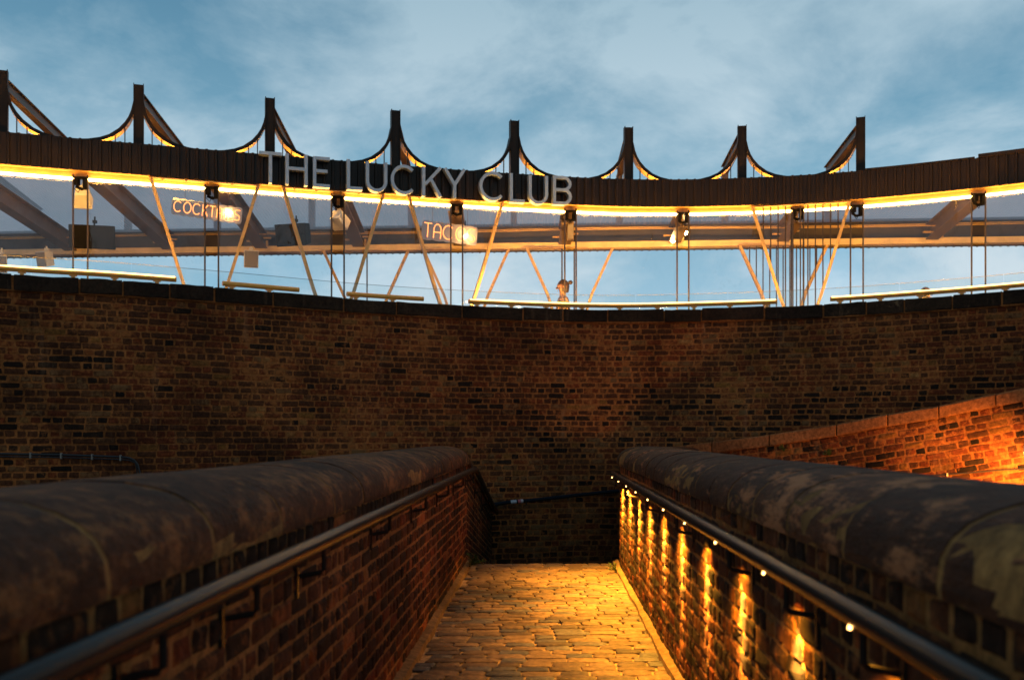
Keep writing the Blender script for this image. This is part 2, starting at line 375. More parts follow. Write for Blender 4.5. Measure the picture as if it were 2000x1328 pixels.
m1 = N(t, 'ShaderNodeMixShader', n_0=0.42); L(t, tl, 0, m1, 1); L(t, tr, 0, m1, 2)
m2 = N(t, 'ShaderNodeMixShader', n_0=0.18); L(t, m1, 0, m2, 1); L(t, pr, 0, m2, 2)
o = N(t, 'ShaderNodeOutputMaterial'); L(t, m2, 0, o, 0)
M_ROOF = m

# ------------------------------------------------------------------ brick pieces
def brick_variant(L_, H_, D_, seed, proud=0.006, wear=0.1, round_=0.016, rim=0.0025):
    r = random.Random(seed); mb = MB()
    hx, hz = L_ / 2, H_ / 2; c = round_ * (0.7 + 0.8 * r.random())
    base = [(-hx + c, -hz), (hx - c, -hz), (hx, -hz + c), (hx, hz - c), (hx - c, hz), (-hx + c, hz), (-hx, hz - c), (-hx, -hz + c)]
    j = lambda a: (r.random() - 0.5) * 2 * a
    out_ = [(x + j(wear * 0.05), z + j(wear * 0.045)) for x, z in base]
    dz = proud * (0.3 + r.random())
    inn = [(x * (1 - 0.014 / hx * (0.7 + r.random() * 0.8)), z * (1 - 0.0085 / hz * (0.7 + r.random() * 0.8))) for x, z in out_]
    vs = [(x, D_, z) for x, z in out_] + [(x, rim - dz * 0.3, z) for x, z in out_] + [(x, -dz - 0.002 + j(0.0025), z) for x, z in inn] + [(j(0.02), -dz - 0.003 + j(0.003), j(0.01))]
    fs = []
    for k in range(8):
        k2 = (k + 1) % 8
        fs.append((k, k2, 8 + k2, 8 + k)); fs.append((8 + k, 8 + k2, 16 + k2, 16 + k)); fs.append((16 + k, 16 + k2, 24))
    fs = [f[::-1] for f in fs]
    return np.array(vs), fs
NV = 14
STR = [brick_variant(0.212, 0.0625, 0.05, 100 + i, proud=0.0025, wear=0.12, round_=0.008) for i in range(NV)]
HDR = [brick_variant(0.099, 0.0625, 0.05, 200 + i, proud=0.0025, wear=0.12, round_=0.008) for i in range(NV)]
SET = [brick_variant(0.19, 0.092, 0.08, 300 + i, proud=0.002, wear=0.14, round_=0.008, rim=0.0008) for i in range(NV)]
def var_mesh(tag, V, mats):
    r = []
    for i, (vs, fs) in enumerate(V):
        mb = MB(); mb.sharp = 20; mb.add(vs, fs); r.append(mb.mesh(tag, mats, smooth=True, fix=True))
    return r
ME_STR = var_mesh('brick', STR, M_RED); ME_HDR = var_mesh('brick', HDR, M_RED); ME_SET = var_mesh('sett', SET, M_SETT)

def lay(items, parent, name, kinds, visible, limit=300, mats=BR):
    """items: (kind, variant, 4x4, scale x, material index, rnd). the largest seen become parts, the rest one mass"""
    sc = []
    for i, it in enumerate(items):
        p = it[2].translation; ok = False
        if p.y > 0.5:
            x, y = pix(p)
            if -15 < x < 2015 and 0 < y < 1345 and visible(x, y, p): ok = True
        sc.append((it[6] if ok else -1, i))
    sc.sort(reverse=True)
    chosen = [i for s_, i in sc[:limit] if s_ > 0]; cs = set(chosen)
    for i in chosen:
        k, v, Mx, sx, mi, rn, _ = items[i]
        me = kinds[k][1][v]
        o_ = bpy.data.objects.new(name, me); COL.objects.link(o_); o_.parent = parent; o_.matrix_parent_inverse = PINV[parent.name]
        o_.matrix_basis = Mx @ Matrix.Diagonal((sx, 1, 1, 1))
        if mi: o_.material_slots[0].link = 'OBJECT'; o_.material_slots[0].material = mats[mi]
    V = []; Fc = []; MI = []; RN = []; o_ = 0
    for i, it in enumerate(items):
        if i in cs: continue
        k, v, Mx, sx, mi, rn, _ = it
        vs, fs = kinds[k][0][v]
        A = np.array(Mx)
        q = (vs * np.array([sx, 1, 1])) @ A[:3, :3].T + A[:3, 3]
        V.append(q); Fc += [tuple(a + o_ for a in f) for f in fs]; MI += [mi] * len(fs); RN += [rn] * len(fs); o_ += len(vs)
    if V:
        me = bpy.data.meshes.new(name + '_mass'); me.from_pydata(np.vstack(V).tolist(), [], Fc)
        for m_ in mats: me.materials.append(m_)
        me.polygons.foreach_set('material_index', MI); me.polygons.foreach_set('use_smooth', [True] * len(Fc))
        a_ = me.attributes.new('rnd', 'FLOAT', 'FACE'); a_.data.foreach_set('value', RN); me.update(); me.set_sharp_from_angle(angle=R(20))
        link(name + '_mass', me, parent, kind='stuff')
KB = {'s': (STR, ME_STR), 'h': (HDR, ME_HDR)}

def courses(cv, s0, s1, z_bot, z_top, zoff=lambda q: 0.0, tone=None, pitch=0.075, cuts=None, gap=0.014, first='h', seed=1, jit=1.0, ks=1.0):
    r = random.Random(seed); items = []; row = 0
    n = int((z_top - z_bot) / pitch + 1e-6)
    for row in range(n):
        zc_ = z_top - pitch * (row + 0.5)
        kind = first if row % 2 == 0 else ('s' if first == 'h' else 'h')
        q = s0 + r.random() * 0.12 + (0.055 if row % 4 == 1 else 0)
        qe = s1
        while q < qe:
            kk = kind
            if r.random() < 0.10: kk = 'h' if kk == 's' else 's'
            bl = (0.212 if kk == 's' else 0.099) * ks
            sx = 1 + (r.random() - 0.5) * 0.10
            c_ = q + bl * sx / 2
            if c_ + bl / 2 > qe: break
            x, y, tx, ty = cv.at(c_)
            dzds = (zoff(c_ + 0.05) - zoff(c_ - 0.05)) / 0.1
            T = Vector((tx, ty, dzds)).normalized(); Yv = Vector((-ty, tx, 0)); Zv = T.cross(Yv).normalized()
            dj = (r.random() - 0.5) * 0.003 * jit
            p = Vector((x, y, EYE + zc_ + zoff(c_) + (r.random() - 0.5) * 0.006 * jit + 0.012 * jit * (vnoise(c_ * 0.7, row * 0.6, seed) - 0.5))) + Yv * dj
            tl_ = (r.random() - 0.5) * 0.03 * jit
            M3 = Matrix((T, Yv, Zv)).transposed().to_4x4() @ Matrix.Rotation(tl_, 4, 'Y')
            Mx = Matrix.Translation(p) @ M3
            xx, yy = (pix(p) if p.y > 0.3 else (0, 0))
            mi = tone(xx, yy, c_, zc_, r) if tone else 0
            area = (bl * 0.07) * (F / max(p.y, 0.3)) ** 2 * abs(ty * 0 + (Vector((ty, -tx)).dot(Vector((-p.x, -p.y)).normalized())))
            items.append((kk, r.randrange(NV), Mx @ Matrix.Diagonal((1, 1, pitch / 0.075, 1)), sx * ks, mi, r.random(), area))
            q += bl * sx + gap * (0.7 + r.random() * 0.7)
        row += 1
    return items
def pick(r, w_):
    x = r.random() * sum(w_); a = 0
    for i, v in enumerate(w_):
        a += v
        if x < a: return i
    return 0

# ------------------------------------------------------------------ plan curves
wall_px = [(0, 535), (220, 548), (450, 565), (750, 589), (1000, 602), (1200, 607), (1400, 603.5), (1600, 596), (1800, 583), (2000, 567)]
pts = []
for x, y in wall_px:
    Z = 1.78 * F / (HOR - y); pts.append(((x - 1000) / F * Z, Z))
a0 = np.array(pts[0]) - np.array(pts[1]); a1 = np.array(pts[-1]) - np.array(pts[-2])
pts = [tuple(np.array(pts[0]) + a0 * 1.6 + np.array((0, -0.35)))] + pts + [tuple(np.array(pts[-1]) + a1 * 1.8 + np.array((0, -0.2)))]
WALL = Curve(pts)
tow_px = [(5, 140), (271, 168), (527, 194), (772, 218), (1004, 238), (1227, 251), (1449, 248), (1681, 231)]
TP = []
for x, y in tow_px:
    Z = 4.70 * F / (HOR - y); TP.append(((x - 1000) / F * Z, Z))
ARC = Curve([(-9.55, 11.55), (-8.1, 12.24)] + TP + [(6.86, 13.95), (8.35, 12.95), (9.6, 11.95)])
TS = [ARC.px(x) for x, _ in tow_px]
BOXP = [158, 414, 660, 892, 1114, 1334, 1558, 1674, 1912]
def zb(X): return 16.35 - 0.067 * X            # rear edge line of the canopy
SA = math.sin(0.0334); CA = math.cos(0.0334)
def PD(Lt, D): return (D * SA + Lt * CA, D * CA - Lt * SA)
LEFT = Curve([PD(-0.745, -1.2), PD(-0.745, 14.1)], straight=True)
def zl(q): D = q - 1.2; return 0.0 if D < 9.4 else -(D - 9.4) * 0.178
rp = [PD(1.62, 13.5), PD(1.25, 12.0), PD(0.93, 10.6), PD(0.74, 9.7), PD(0.685, 9.1), PD(0.68, 8.5), PD(0.68, 6.0), PD(0.68, 3.0), PD(0.68, 0.5), PD(0.68, -1.2)]
RIGHT = Curve(rp)
def zr(q): return -max(0.0, (4.4 - q)) * 0.012
rw = [(1317, 872, 13.4), (1505, 848, 12.56), (1636, 828, 12.05), (1736, 808, 11.68), (1835, 792, 11.33), (2000, 757, 10.8)]
RPTS = [((x - 1000) / F * Z, Z) for x, y, Z in rw]
RAMP = Curve([(1.80, 13.85)] + RPTS + [(6.9, 9.7), (8.3, 8.5)])
_rs = [0.0] + [RAMP.px(x) for x, _, _ in rw] + [RAMP.len]
_rz = [-0.17] + [(HOR - y) / F * Z for _, y, Z in rw] + [0.95]
def zramp(q): return float(np.interp(q, _rs, _rz))

# ------------------------------------------------------------------ ground
mb = MB(); mb.add([(-400, -200, -2.2), (400, -200, -2.2), (400, 900, -2.2), (-400, 900, -2.2)], [(0, 1, 2, 3)])
build('ground', mb, M_EARTH, kind='structure')

# ------------------------------------------------------------------ viaduct wall
VW = thing('viaduct_wall', 'tall curved sooty brick wall with a flat stone coping, across the end of the path', 'wall', (0, 14, -2.0))
mb = MB(); wallprism(mb, WALL, 0, WALL.len, -0.0015, -0.6, -2.2, EYE + 1.60)
build('wall_core', mb, M_MORT, VW)
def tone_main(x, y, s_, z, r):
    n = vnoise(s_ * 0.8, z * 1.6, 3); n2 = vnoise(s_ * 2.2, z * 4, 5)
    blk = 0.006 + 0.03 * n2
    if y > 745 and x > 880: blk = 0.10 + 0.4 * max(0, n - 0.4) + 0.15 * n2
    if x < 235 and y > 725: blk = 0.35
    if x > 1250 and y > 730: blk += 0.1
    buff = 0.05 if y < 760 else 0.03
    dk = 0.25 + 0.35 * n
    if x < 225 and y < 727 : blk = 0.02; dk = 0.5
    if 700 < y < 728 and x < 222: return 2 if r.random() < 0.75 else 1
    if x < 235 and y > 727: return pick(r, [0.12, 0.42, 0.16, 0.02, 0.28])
    dull = 0.06 + (0.3 if y > 900 and 940 < x < 1215 else 0) + (0.5 if (x < 240 and y > 728) else 0) + (0.35 * n2 if y > 840 and 1000 < x < 1210 else 0)  # low centre: smeared brick, more of it to make up for missing light
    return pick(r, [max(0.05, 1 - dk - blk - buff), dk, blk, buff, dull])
def vis_main(x, y, p):
    if y < 600 and False: return False
    if x < 905: lim = 868 + (860 - x) * 0.10
    elif x < 965: lim = 900
    elif x < 1208: lim = 1090
    elif x < 1320: lim = 868
    else: lim = float(np.interp(x, [1317, 1505, 1636, 1736, 1835, 2000], [872, 848, 828, 808, 792, 757]))
    return y < lim
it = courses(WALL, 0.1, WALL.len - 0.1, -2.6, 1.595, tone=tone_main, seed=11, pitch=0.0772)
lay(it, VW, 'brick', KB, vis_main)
# coping stones, joints where the photograph has them
jx = [25, 155, 240, 330, 417, 532, 669, 773, 901, 1020, 1099, 1186, 1298, 1370, 1493, 1609, 1693, 1768, 1861, 1958]
js = [0.0, 0.9, 1.7] + [WALL.px(x) for x in jx] + [WALL.px(2000) + 0.45, WALL.px(2000) + 1.3, WALL.len]
def slab(cv, s0, s1, prof, seed, zoff=lambda q: 0.0, nseg=4, amp=0.006, cham=0.006):
    r = random.Random(seed); mb = MB(); rings = []
    qs = [s0, s0 + cham] + list(np.linspace(s0, s1, nseg + 2)[1:-1]) + [s1 - cham, s1]
    dz = (r.random() - 0.5) * amp; dn = (r.random() - 0.5) * amp
    cx = sum(a for a, b in prof) / len(prof); cz = sum(b for a, b in prof) / len(prof)
    for i, q in enumerate(qs):
        ring = []
        sh = 1 - cham * 2.2 / 0.2 if i in (0, len(qs) - 1) else 1
        for a, b in prof:
            a2 = cx + (a - cx) * sh + dn + (r.random() - 0.5) * amp * 0.6; b2 = cz + (b - cz) * sh + dz + (r.random() - 0.5) * amp * (1.4 if i in (0, len(qs) - 1) else 0.6)
            x, y, _, _ = cv.at(q, a2); ring.append((x, y, EYE + b2 + zoff(q)))
        rings.append(ring)
    mb.sweep(rings); mb.r = r.random()
    mb.a = [mb.r] * len(mb.f)
    return mb
cp = [(0.045, 1.612), (0.05, 1.63), (0.05, 1.765), (0.038, 1.785), (-0.25, 1.795), (-0.5, 1.785), (-0.5, 1.612)]
for i in range(len(js) - 1):
    g_ = 0.012 + 0.02 * ((i * 7) % 5) / 5
    build('coping_stone', slab(WALL, js[i] + g_ / 2, js[i + 1] - g_ / 2, cp, 40 + i, amp=0.016), M_COPED, VW)
mb = MB(); wallprism(mb, WALL, 0, WALL.len, 0.032, -0.48, EYE + 1.598, EYE + 1.772); build('coping_mortar', mb, M_MORT, VW)
# deck behind the wall
mb = MB(); rings = []
for q in np.linspace(0, WALL.len, 60):
    x, y, _, _ = WALL.at(q, -0.6); rings.append([(x, y, EYE + 0.55), (x, y, EYE + 0.80), (x * 1.05, 18.2, EYE + 0.80), (x * 1.05, 18.2, EYE + 0.55)])
mb.sweep(rings); build('walkway', mb, M_RSTONE, kind='structure')

# ------------------------------------------------------------------ path
PATH = thing('footpath', None, None); PATH['kind'] = 'structure'
mb = MB(); rings = []
def zpath(D): return 0.0 if D < 9.55 else -(D - 9.55) * 0.20
for D in [-1.2, 2, 4, 6, 8, 9.3, 9.55, 10, 11, 12, 14.1]:
    (xa, ya), (xb, yb) = PD(-0.80, D), PD(0.75 if D < 9.5 else 1.3, D)
    rings.append([(xa, ya, zpath(D) - 0.011), (xb, yb, zpath(D) - 0.011), (xb, yb, -2.2), (xa, ya, -2.2)])
mb.sweep(rings); build('mortar_bed', mb, M_JOINT, PATH)
r = random.Random(5); items = []; D = 0.6; row = 0
while D < 13.6:
    pw = 0.094 + r.random() * 0.014
    wR = 0.66 if D < 9.5 else 0.75
    q = -0.73 + r.random() * 0.1; skew = 0.035
    while q < wR:
        ln = 0.12 + r.random() * 0.11
        if q + ln > wR + 0.03: ln = max(0.06, wR - q)
        c_ = q + ln / 2; Dd = D + skew * (c_ / 0.7) + (r.random() - 0.5) * 0.008
        x, y = PD(c_, Dd); z = zpath(Dd) + (r.random() - 0.5) * 0.0035 + 0.012 * (vnoise(c_ * 1.5, Dd * 1.2, 9) - 0.5)
        sl = -0.2 if Dd > 9.55 else 0
        X_ = Vector((CA, -SA, 0)); Dv = Vector((SA, CA, sl)).normalized(); Yv = Dv.cross(X_).normalized()
        if Yv.z > 0: Yv = -Yv
        M3 = Matrix((X_, Yv, Dv)).transposed().to_4x4() @ Matrix.Rotation((r.random() - 0.5) * 0.02, 4, 'Z') @ Matrix.Rotation((r.random() - 0.5) * 0.05, 4, 'Y') @ Matrix.Rotation((r.random() - 0.5) * 0.05, 4, 'X')
        mi = 1 if r.random() < 0.12 + 0.25 * vnoise(c_ * 2, Dd * 1.2, 4) * (1 if c_ < 0.3 else 0.4) else 0
        items.append(('t', r.randrange(NV), Matrix.Translation((x, y, z)) @ M3 @ Matrix.Diagonal((1, 1, pw / 0.108, 1)), (ln - 0.012) / 0.19, mi, r.random(), 1.0 / max(y, 0.2)))
        q += ln
    D += pw
lay(items, PATH, 'sett', {'t': (SET, ME_SET)}, lambda x, y, p: p.y > 4.6 and p.y < 9.7, mats=[M_SETT, M_SETTD])
r = random.Random(8)
for side, Lf, sg in (('l', -0.745, 1), ('r', 0.68, -1)):
    mb = MB(); rings = []
    for D in np.arange(0.0, 9.6, 0.09):
        wv_ = 0.038 + 0.02 * (vnoise(D * 4, 0.5, 21 if sg > 0 else 22)) + 0.03 * (vnoise(D * 0.9, 0.5, 23) - 0.5)
        hh = 0.038 + 0.02 * vnoise(D * 5, 1.5, 25)
        rg = []
        for a, b in [(-0.01, -0.03), (-0.01, hh), (wv_ * 0.45, hh * 0.72), (wv_ * 0.85, 0.028), (wv_, -0.03)]:
            x, y = PD(Lf + sg * a, D); rg.append((x, y, b))
        rings.append(rg)
    mb.sweep(rings); build('mortar_fillet', mb, M_FIL, PATH, smooth=True)

# ------------------------------------------------------------------ parapets
def cope_prof(hw=0.28, h=0.17, c0=-0.25, z0=-0.27):
    P = [(c0 + hw * 0.99, z0)]
    for k in range(15):
        th = math.pi * k / 14
        c, s_ = math.cos(th), math.sin(th)
        P.append((c0 + hw * math.copysign(abs(c) ** 0.85, c), z0 + 0.02 + (h - 0.02) * s_ ** 0.8))
    P.append((c0 - hw * 0.99, z0))
    return P
def parapet(cv, zoff, s0, s1, name, label, clen, tone, vis, seed, loc):
    T_ = thing(name, label, 'wall', loc)
    mb = MB(); wallprism(mb, cv, s0, s1, -0.002, -0.5, -2.2, lambda q: EYE - 0.265 + zoff(q)); build('wall_core', mb, M_MORTP, T_)
    it_ = courses(cv, s0 + 0.02, s1 - 0.02, -1.40, -0.275, zoff=zoff, tone=tone, seed=seed, jit=0.7, pitch=0.0668, ks=0.9)
    lay(it_, T_, 'brick', KB, vis)
    P = cope_prof(); q = s0; i = 0; rr = random.Random(seed)
    while q < s1 - 0.1:
        l_ = min(clen * (0.8 + 0.4 * rr.random()), s1 - q)
        if s1 - q - l_ < 0.25: l_ = s1 - q
        o_ = build('coping_stone', slab(cv, q + 0.006, q + l_ - 0.006, P, seed * 100 + i, zoff=zoff, nseg=5, amp=0.0035, cham=0.004), M_COPE2 if cv is RIGHT else M_COPE, T_, smooth=True)
        q += l_; i += 1
    mb = MB(); rings = []
    Pm = [(-0.25 + (a + 0.25) * 0.994, -0.262 + (b + 0.262) * 0.984) for a, b in P]
    for qq in np.arange(s0, s1 + 0.05, 0.2):
        qq = min(qq, s1); rings.append([(*cv.at(qq, a)[:2], EYE + b + zoff(qq)) for a, b in Pm])
    mb.sweep(rings); build('coping_mortar', mb, M_MORTP, T_, smooth=True)
    return T_
def tone_par(x, y, s_, z, r):
    n = vnoise(s_ * 1.4, z * 4, 13)
    return pick(r, [0.12, 0.45, 0.45 + 0.4 * n, 0.02])
LP = parapet(LEFT, zl, 0, LEFT.len, 'parapet_wall', 'brown brick parapet with round-topped stone coping and the plain black handrail', 0.62, tone_par, lambda x, y, p: p.y > 1.5 and x > -5, 31, (-0.9, 0.5, -2))
RPW = parapet(RIGHT, zr, 0, RIGHT.len, 'parapet_wall', 'brick parapet with round-topped stone coping, lit by pools from the handrail lights', 0.47, tone_par, lambda x, y, p: p.y > 1.5 and p.y < 9.4, 37, (0.9, 0.5, -2))

# ------------------------------------------------------------------ ramp wall on the right
RWT = thing('ramp_wall', 'orange-lit brick ramp wall rising to the right under flat red sandstone coping', 'wall', (3, 12.8, -2))
mb = MB(); wallprism(mb, RAMP, 0, RAMP.len, -0.002, -0.35, -2.2, lambda q: EYE - 0.13 + zramp(q)); build('wall_core', mb, M_MORT, RWT)
it = courses(RAMP, 0.05, RAMP.len - 0.05, -1.75, -0.145, zoff=zramp, tone=lambda x, y, s_, z, r: pick(r, [0.5, 0.2, 0.16, 0.16]), seed=51, jit=2.0)
lay(it, RWT, 'brick', KB, lambda x, y, p: x > 1300 and y < 880 + (x - 1350) * 0.10)
rj = [0.0, RAMP.px(1317), RAMP.px(1393), RAMP.px(1505), RAMP.px(1636), RAMP.px(1736), RAMP.px(1835), RAMP.px(1946)]
rj += [rj[-1] + 0.75, rj[-1] + 1.5, rj[-1] + 2.2, RAMP.len]
cpr = [(0.045, -0.145), (0.05, -0.125), (0.05, -0.02), (0.03, -0.002), (-0.2, 0.004), (-0.4, -0.01), (-0.4, -0.145)]
for i in range(len(rj) - 1):
    if rj[i + 1] - rj[i] < 0.05: continue
    build('coping_stone', slab(RAMP, rj[i] + 0.006, rj[i + 1] - 0.006, cpr, 80 + i, zoff=zramp, amp=0.006), M_RSTONE, RWT)

# ------------------------------------------------------------------ canopy
CAN = thing('roof_canopy', 'black ribbed roof canopy with eight pointed towers, standing over the curved wall', 'canopy', (0, 15, 2.0))
FZ0, FZ1 = EYE + 3.475, EYE + 3.89
# cladding panels
pw = 0.122; rb = 0.020; rh = 0.03
mb = MB()
prof = [(0, 0), (pw - 0.044, 0), (pw - 0.036, -rh), (pw - 0.010, -rh), (pw, 0)]
vs = []
for (x, y) in prof: vs += [(x, y, 0), (x, y, FZ1 - FZ0)]
for (x, y) in prof: vs += [(x, y + 0.004, 0), (x, y + 0.004, FZ1 - FZ0)]
fs = [(2 * i, 2 * i + 2, 2 * i + 3, 2 * i + 1) for i in range(4)]
fs += [(10 + 2 * i, 11 + 2 * i, 13 + 2 * i, 12 + 2 * i) for i in range(4)] + [(2 * i, 10 + 2 * i, 12 + 2 * i, 2 * i + 2) for i in range(4)] + [(2 * i + 1, 2 * i + 3, 13 + 2 * i, 11 + 2 * i) for i in range(4)]
mb.add(vs, fs); me_pan = mb.mesh('cladding_panel', M_CLAD)
q = 0.3
while q < ARC.len - 0.3:
    x, y, tx, ty = ARC.at(q, 0.12)
    o = bpy.data.objects.new('cladding_panel', me_pan); COL.objects.link(o); o.parent = CAN; o.matrix_parent_inverse = PINV[CAN.name]
    o.location = (x, y, FZ0); o.rotation_euler = (0, 0, math.atan2(ty, tx))
    q += pw
mb = MB(); wallprism(mb, ARC, 0.3, ARC.len - 0.3, 0.115, 0.09, FZ0 + 0.01, FZ1 - 0.01); build('fascia_board', mb, M_STEEL, CAN)
mb = MB(); wallprism(mb, ARC, ARC.px(1690), ARC.px(1905), 0.145, -0.05, FZ1 + 0.002, FZ1 + 0.022); build('edge_flashing', mb, M_CLAD, CAN)
mb = MB(); wallprism(mb, ARC, ARC.px(1912), ARC.len - 0.3, 0.155, -0.05, FZ1 + 0.002, FZ1 + 0.05); build('edge_flashing', mb, M_CLAD, CAN)
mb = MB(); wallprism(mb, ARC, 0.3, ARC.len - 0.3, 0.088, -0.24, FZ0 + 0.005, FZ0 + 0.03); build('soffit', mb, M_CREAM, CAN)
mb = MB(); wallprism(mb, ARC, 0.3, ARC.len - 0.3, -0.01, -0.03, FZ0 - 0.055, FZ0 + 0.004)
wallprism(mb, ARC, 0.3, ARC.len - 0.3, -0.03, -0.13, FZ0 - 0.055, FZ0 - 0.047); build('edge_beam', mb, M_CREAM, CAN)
# towers
def arch_pts():
    return [(0.0, 0.577), (0.0275, 0.452), (0.06, 0.365), (0.105, 0.288), (0.183, 0.195), (0.30, 0.105), (0.417, 0.055), (0.56, 0.022), (0.72, 0.006), (0.80, 0.0)]
def inner_pts():
    return [(0.0, 0.40), (0.02, 0.352), (0.05, 0.292), (0.09, 0.228), (0.15, 0.160), (0.25, 0.082), (0.36, 0.028), (0.50, -0.03), (0.70, -0.045), (0.80, -0.05)]
TOPZ = EYE + 4.70
for k, s_ in enumerate([TS[0] - 1.72] + TS):
    x, y, tx, ty = ARC.at(s_, 0.0)
    rz = math.atan2(ty, tx)
    Mt = Matrix.Translation((x, y, 0)) @ Matrix.Rotation(rz, 4, 'Z')
    mb = MB()
    mb.box((0, 0, (TOPZ + EYE + 3.52) / 2), (0.112, 0.10, TOPZ - EYE - 3.52))
    for sx in (-1, 1):
        mb.box((sx * 0.061, -0.004, (TOPZ + EYE + 3.52) / 2 + 0.006), (0.009, 0.125, TOPZ - EYE - 3.52 + 0.012))
    mb.v = [tuple(Mt @ Vector(v)) for v in mb.v]
    T_ = build('tower_post', mb, M_STEEL, CAN)
    for sx in (-1, 1):
        if k == 8 and sx == 1: continue
        mb = MB(); rings = []
        for (a, b), (c, d) in zip(arch_pts(), inner_pts()):
            rings.append([(sx * (0.066 + a), -0.075, FZ1 + b), (sx * (0.066 + a), 0.10, FZ1 + b), (sx * (0.066 + c), 0.10, FZ1 + d), (sx * (0.066 + c), -0.075, FZ1 + d)])
        mb.sweep(rings); mb.m = [1 if i < (len(rings) - 1) * 4 and i % 4 == 2 else 0 for i in range(len(mb.f))]; mb.v = [tuple(Mt @ Vector(v)) for v in mb.v]  # band undersides get a lighter colour to strengthen the uplit glow
        build('curved_band', mb, [M_STEEL, M_CREAM], T_)
        for u, h in ((0.105, 0.23), (0.225, 0.11)):
            mb = MB(); mb.box((sx * (0.066 + u), -0.055, FZ1 + h / 2 - 0.03), (0.013, 0.02, h + 0.07)); mb.v = [tuple(Mt @ Vector(v)) for v in mb.v]
            build('upright_bar', mb, M_STEEL, T_)
    mb = MB()
    Y0, Y1 = y + 0.05, zb(x) + 0.35
    z0 = TOPZ - 0.235; sl = 0.14
    z1 = z0 - sl * (Y1 - Y0)
    for dz, hh, ww in ((0, 0.012, 0.10), (0.145, 0.012, 0.10), (0.0725, 0.145, 0.03)):
        mb.beam((x, Y0, z0 + dz), (x, Y1, z1 + dz), ww, hh)
    mb.beam((x, Y1 - 0.06, EYE + 3.2), (x, Y1 - 0.06, z1 + 0.02), 0.1, 0.1, up=(0, 1, 0))
    build('upper_rafter', mb, M_RAFT, T_)
# roof sheet
mb = MB(); G = []
for q in np.linspace(0.3, ARC.len - 0.3, 110):
    x, y, _, _ = ARC.at(q, -0.12); row = []
    for u in np.linspace(0, 1, 8):
        Z = y + (zb(x) + 0.25 - y) * u
        row.append((x, Z, EYE + 3.47 + 0.10 * (zb(x) - Z)))
    G.append(row)
mb.sweep(G, closed=False, cap=False); build('roof_sheet', mb, M_ROOF, CAN)
def backband(mb, y0, y1, za, zb_, X0=-9.3, X1=9.0, n=40):
    rings = []
    for X in np.linspace(X0, X1, n): rings.append([(X, zb(X) + y0, EYE + za), (X, zb(X) + y0, EYE + zb_), (X, zb(X) + y1, EYE + zb_), (X, zb(X) + y1, EYE + za)])
    mb.sweep(rings)
mb = MB(); backband(mb, 0.16, 0.20, 3.08, 3.50); build('rear_lining', mb, M_BROWN, CAN)
mb = MB(); backband(mb, -0.04, 0.0, 3.055, 3.15); backband(mb, 0.0, 0.14, 3.055, 3.065); build('rear_beam', mb, mat('pale cream steel', (0.72, 0.50, 0.24), 0.4, noise=(5, 0.85, 1.1)), CAN)
mb = MB(); backband(mb, 0.145, 0.155, 3.042, 3.10); backband(mb, 0.21, 0.225, 3.045, 3.5)
for X in np.arange(-9.2, 8.9, 0.122): mb.box((X, zb(X) + 0.238, EYE + 3.275), (0.03, 0.02, 0.47))
build('rear_cladding', mb, M_BROWN, CAN)
for dy, z in ((-0.25, 3.30), (0.05, 3.385)):
    mb = MB(); mb.tube([(X, zb(X) + dy, EYE + z + 0.012 * math.sin(X * 0.9)) for X in np.linspace(-9, 8.8, 40)], 0.010, 6); build('conduit', mb, M_CREAM, CAN, smooth=True)
# ceiling rafters + blind gear + guide poles at the mid-bay points
for xp in [-95] + BOXP:
    s_ = ARC.px(xp) if xp > 0 else TS[0] - 0.86
    x, y, tx, ty = ARC.at(s_, -0.15)
    if xp != 1674:
        mb = MB(); Y1 = zb(x) - 0.06; sl = 0.155; zl_ = EYE + 3.115; zf = zl_ + sl * (Y1 - y) 
        zf = min(zf, EYE + 3.52)
        for dz, hh, ww in ((0, 0.014, 0.20), (0.12, 0.24, 0.035), (0.24, 0.012, 0.2)):
            mb.beam((x, y + 0.02, zf + dz), (x, Y1, zl_ + dz), ww, hh)
        build('ceiling_rafter', mb, M_RAFT, CAN)
        mb = MB()
        mb.box((x - 0.12, Y1 - 0.15, EYE + 3.2), (0.16, 0.05, 0.02)); mb.box((x + 0.15, Y1 - 0.2, EYE + 3.24), (0.12, 0.04, 0.02)); mb.box((x + 0.12, Y1 - 0.1, EYE + 3.17), (0.03, 0.03, 0.10))
        build('rafter_bracket', mb, M_CREAM, CAN)
    mb = MB(); rr = random.Random(int(xp) + 500)
    c = Vector(ARC.at(s_, 0.0)[:2] + (EYE + 3.34,))
    mb.box(c + Vector((0, 0, 0.06)), (0.19, 0.10, 0.02)); mb.box(c + Vector((-0.05, 0, 0.01)), (0.05, 0.08, 0.09)); mb.box(c + Vector((0.055, 0.01, -0.02)), (0.045, 0.07, 0.13))
    mb.tube([c + Vector((-0.07, 0, -0.05)), c + Vector((0.0, 0.03, -0.08)), c + Vector((0.08, 0, -0.06))], 0.02, 8)
    mb.tube([c + Vector((-0.06, -0.03, 0.03)), c + Vector((-0.075, -0.05, -0.08)), c + Vector((-0.02, -0.04, -0.14)), c + Vector((0.02, -0.03, -0.06))], 0.006, 5)
    build('blind_gear', mb, M_BLK, CAN)
    for dx in (-0.093, 0.085):
        xx, yy, _, _ = ARC.at(s_ + dx, 0.02); mb = MB()
        mb.tube([(xx, yy, EYE + 0.8), (xx, yy, EYE + 3.44)], 0.0125, 8); build('guide_pole', mb, M_POLE, CAN, smooth=True)
for X_ in (712, 1098, 1122):
    X = (X_ - 1000) / F * 16.25; mb = MB(); mb.tube([(X, zb(X) + 0.02, EYE + 0.8), (X, zb(X) + 0.02, EYE + 3.05)], 0.012, 8); build('guide_pole', mb, M_POLE, CAN, smooth=True)
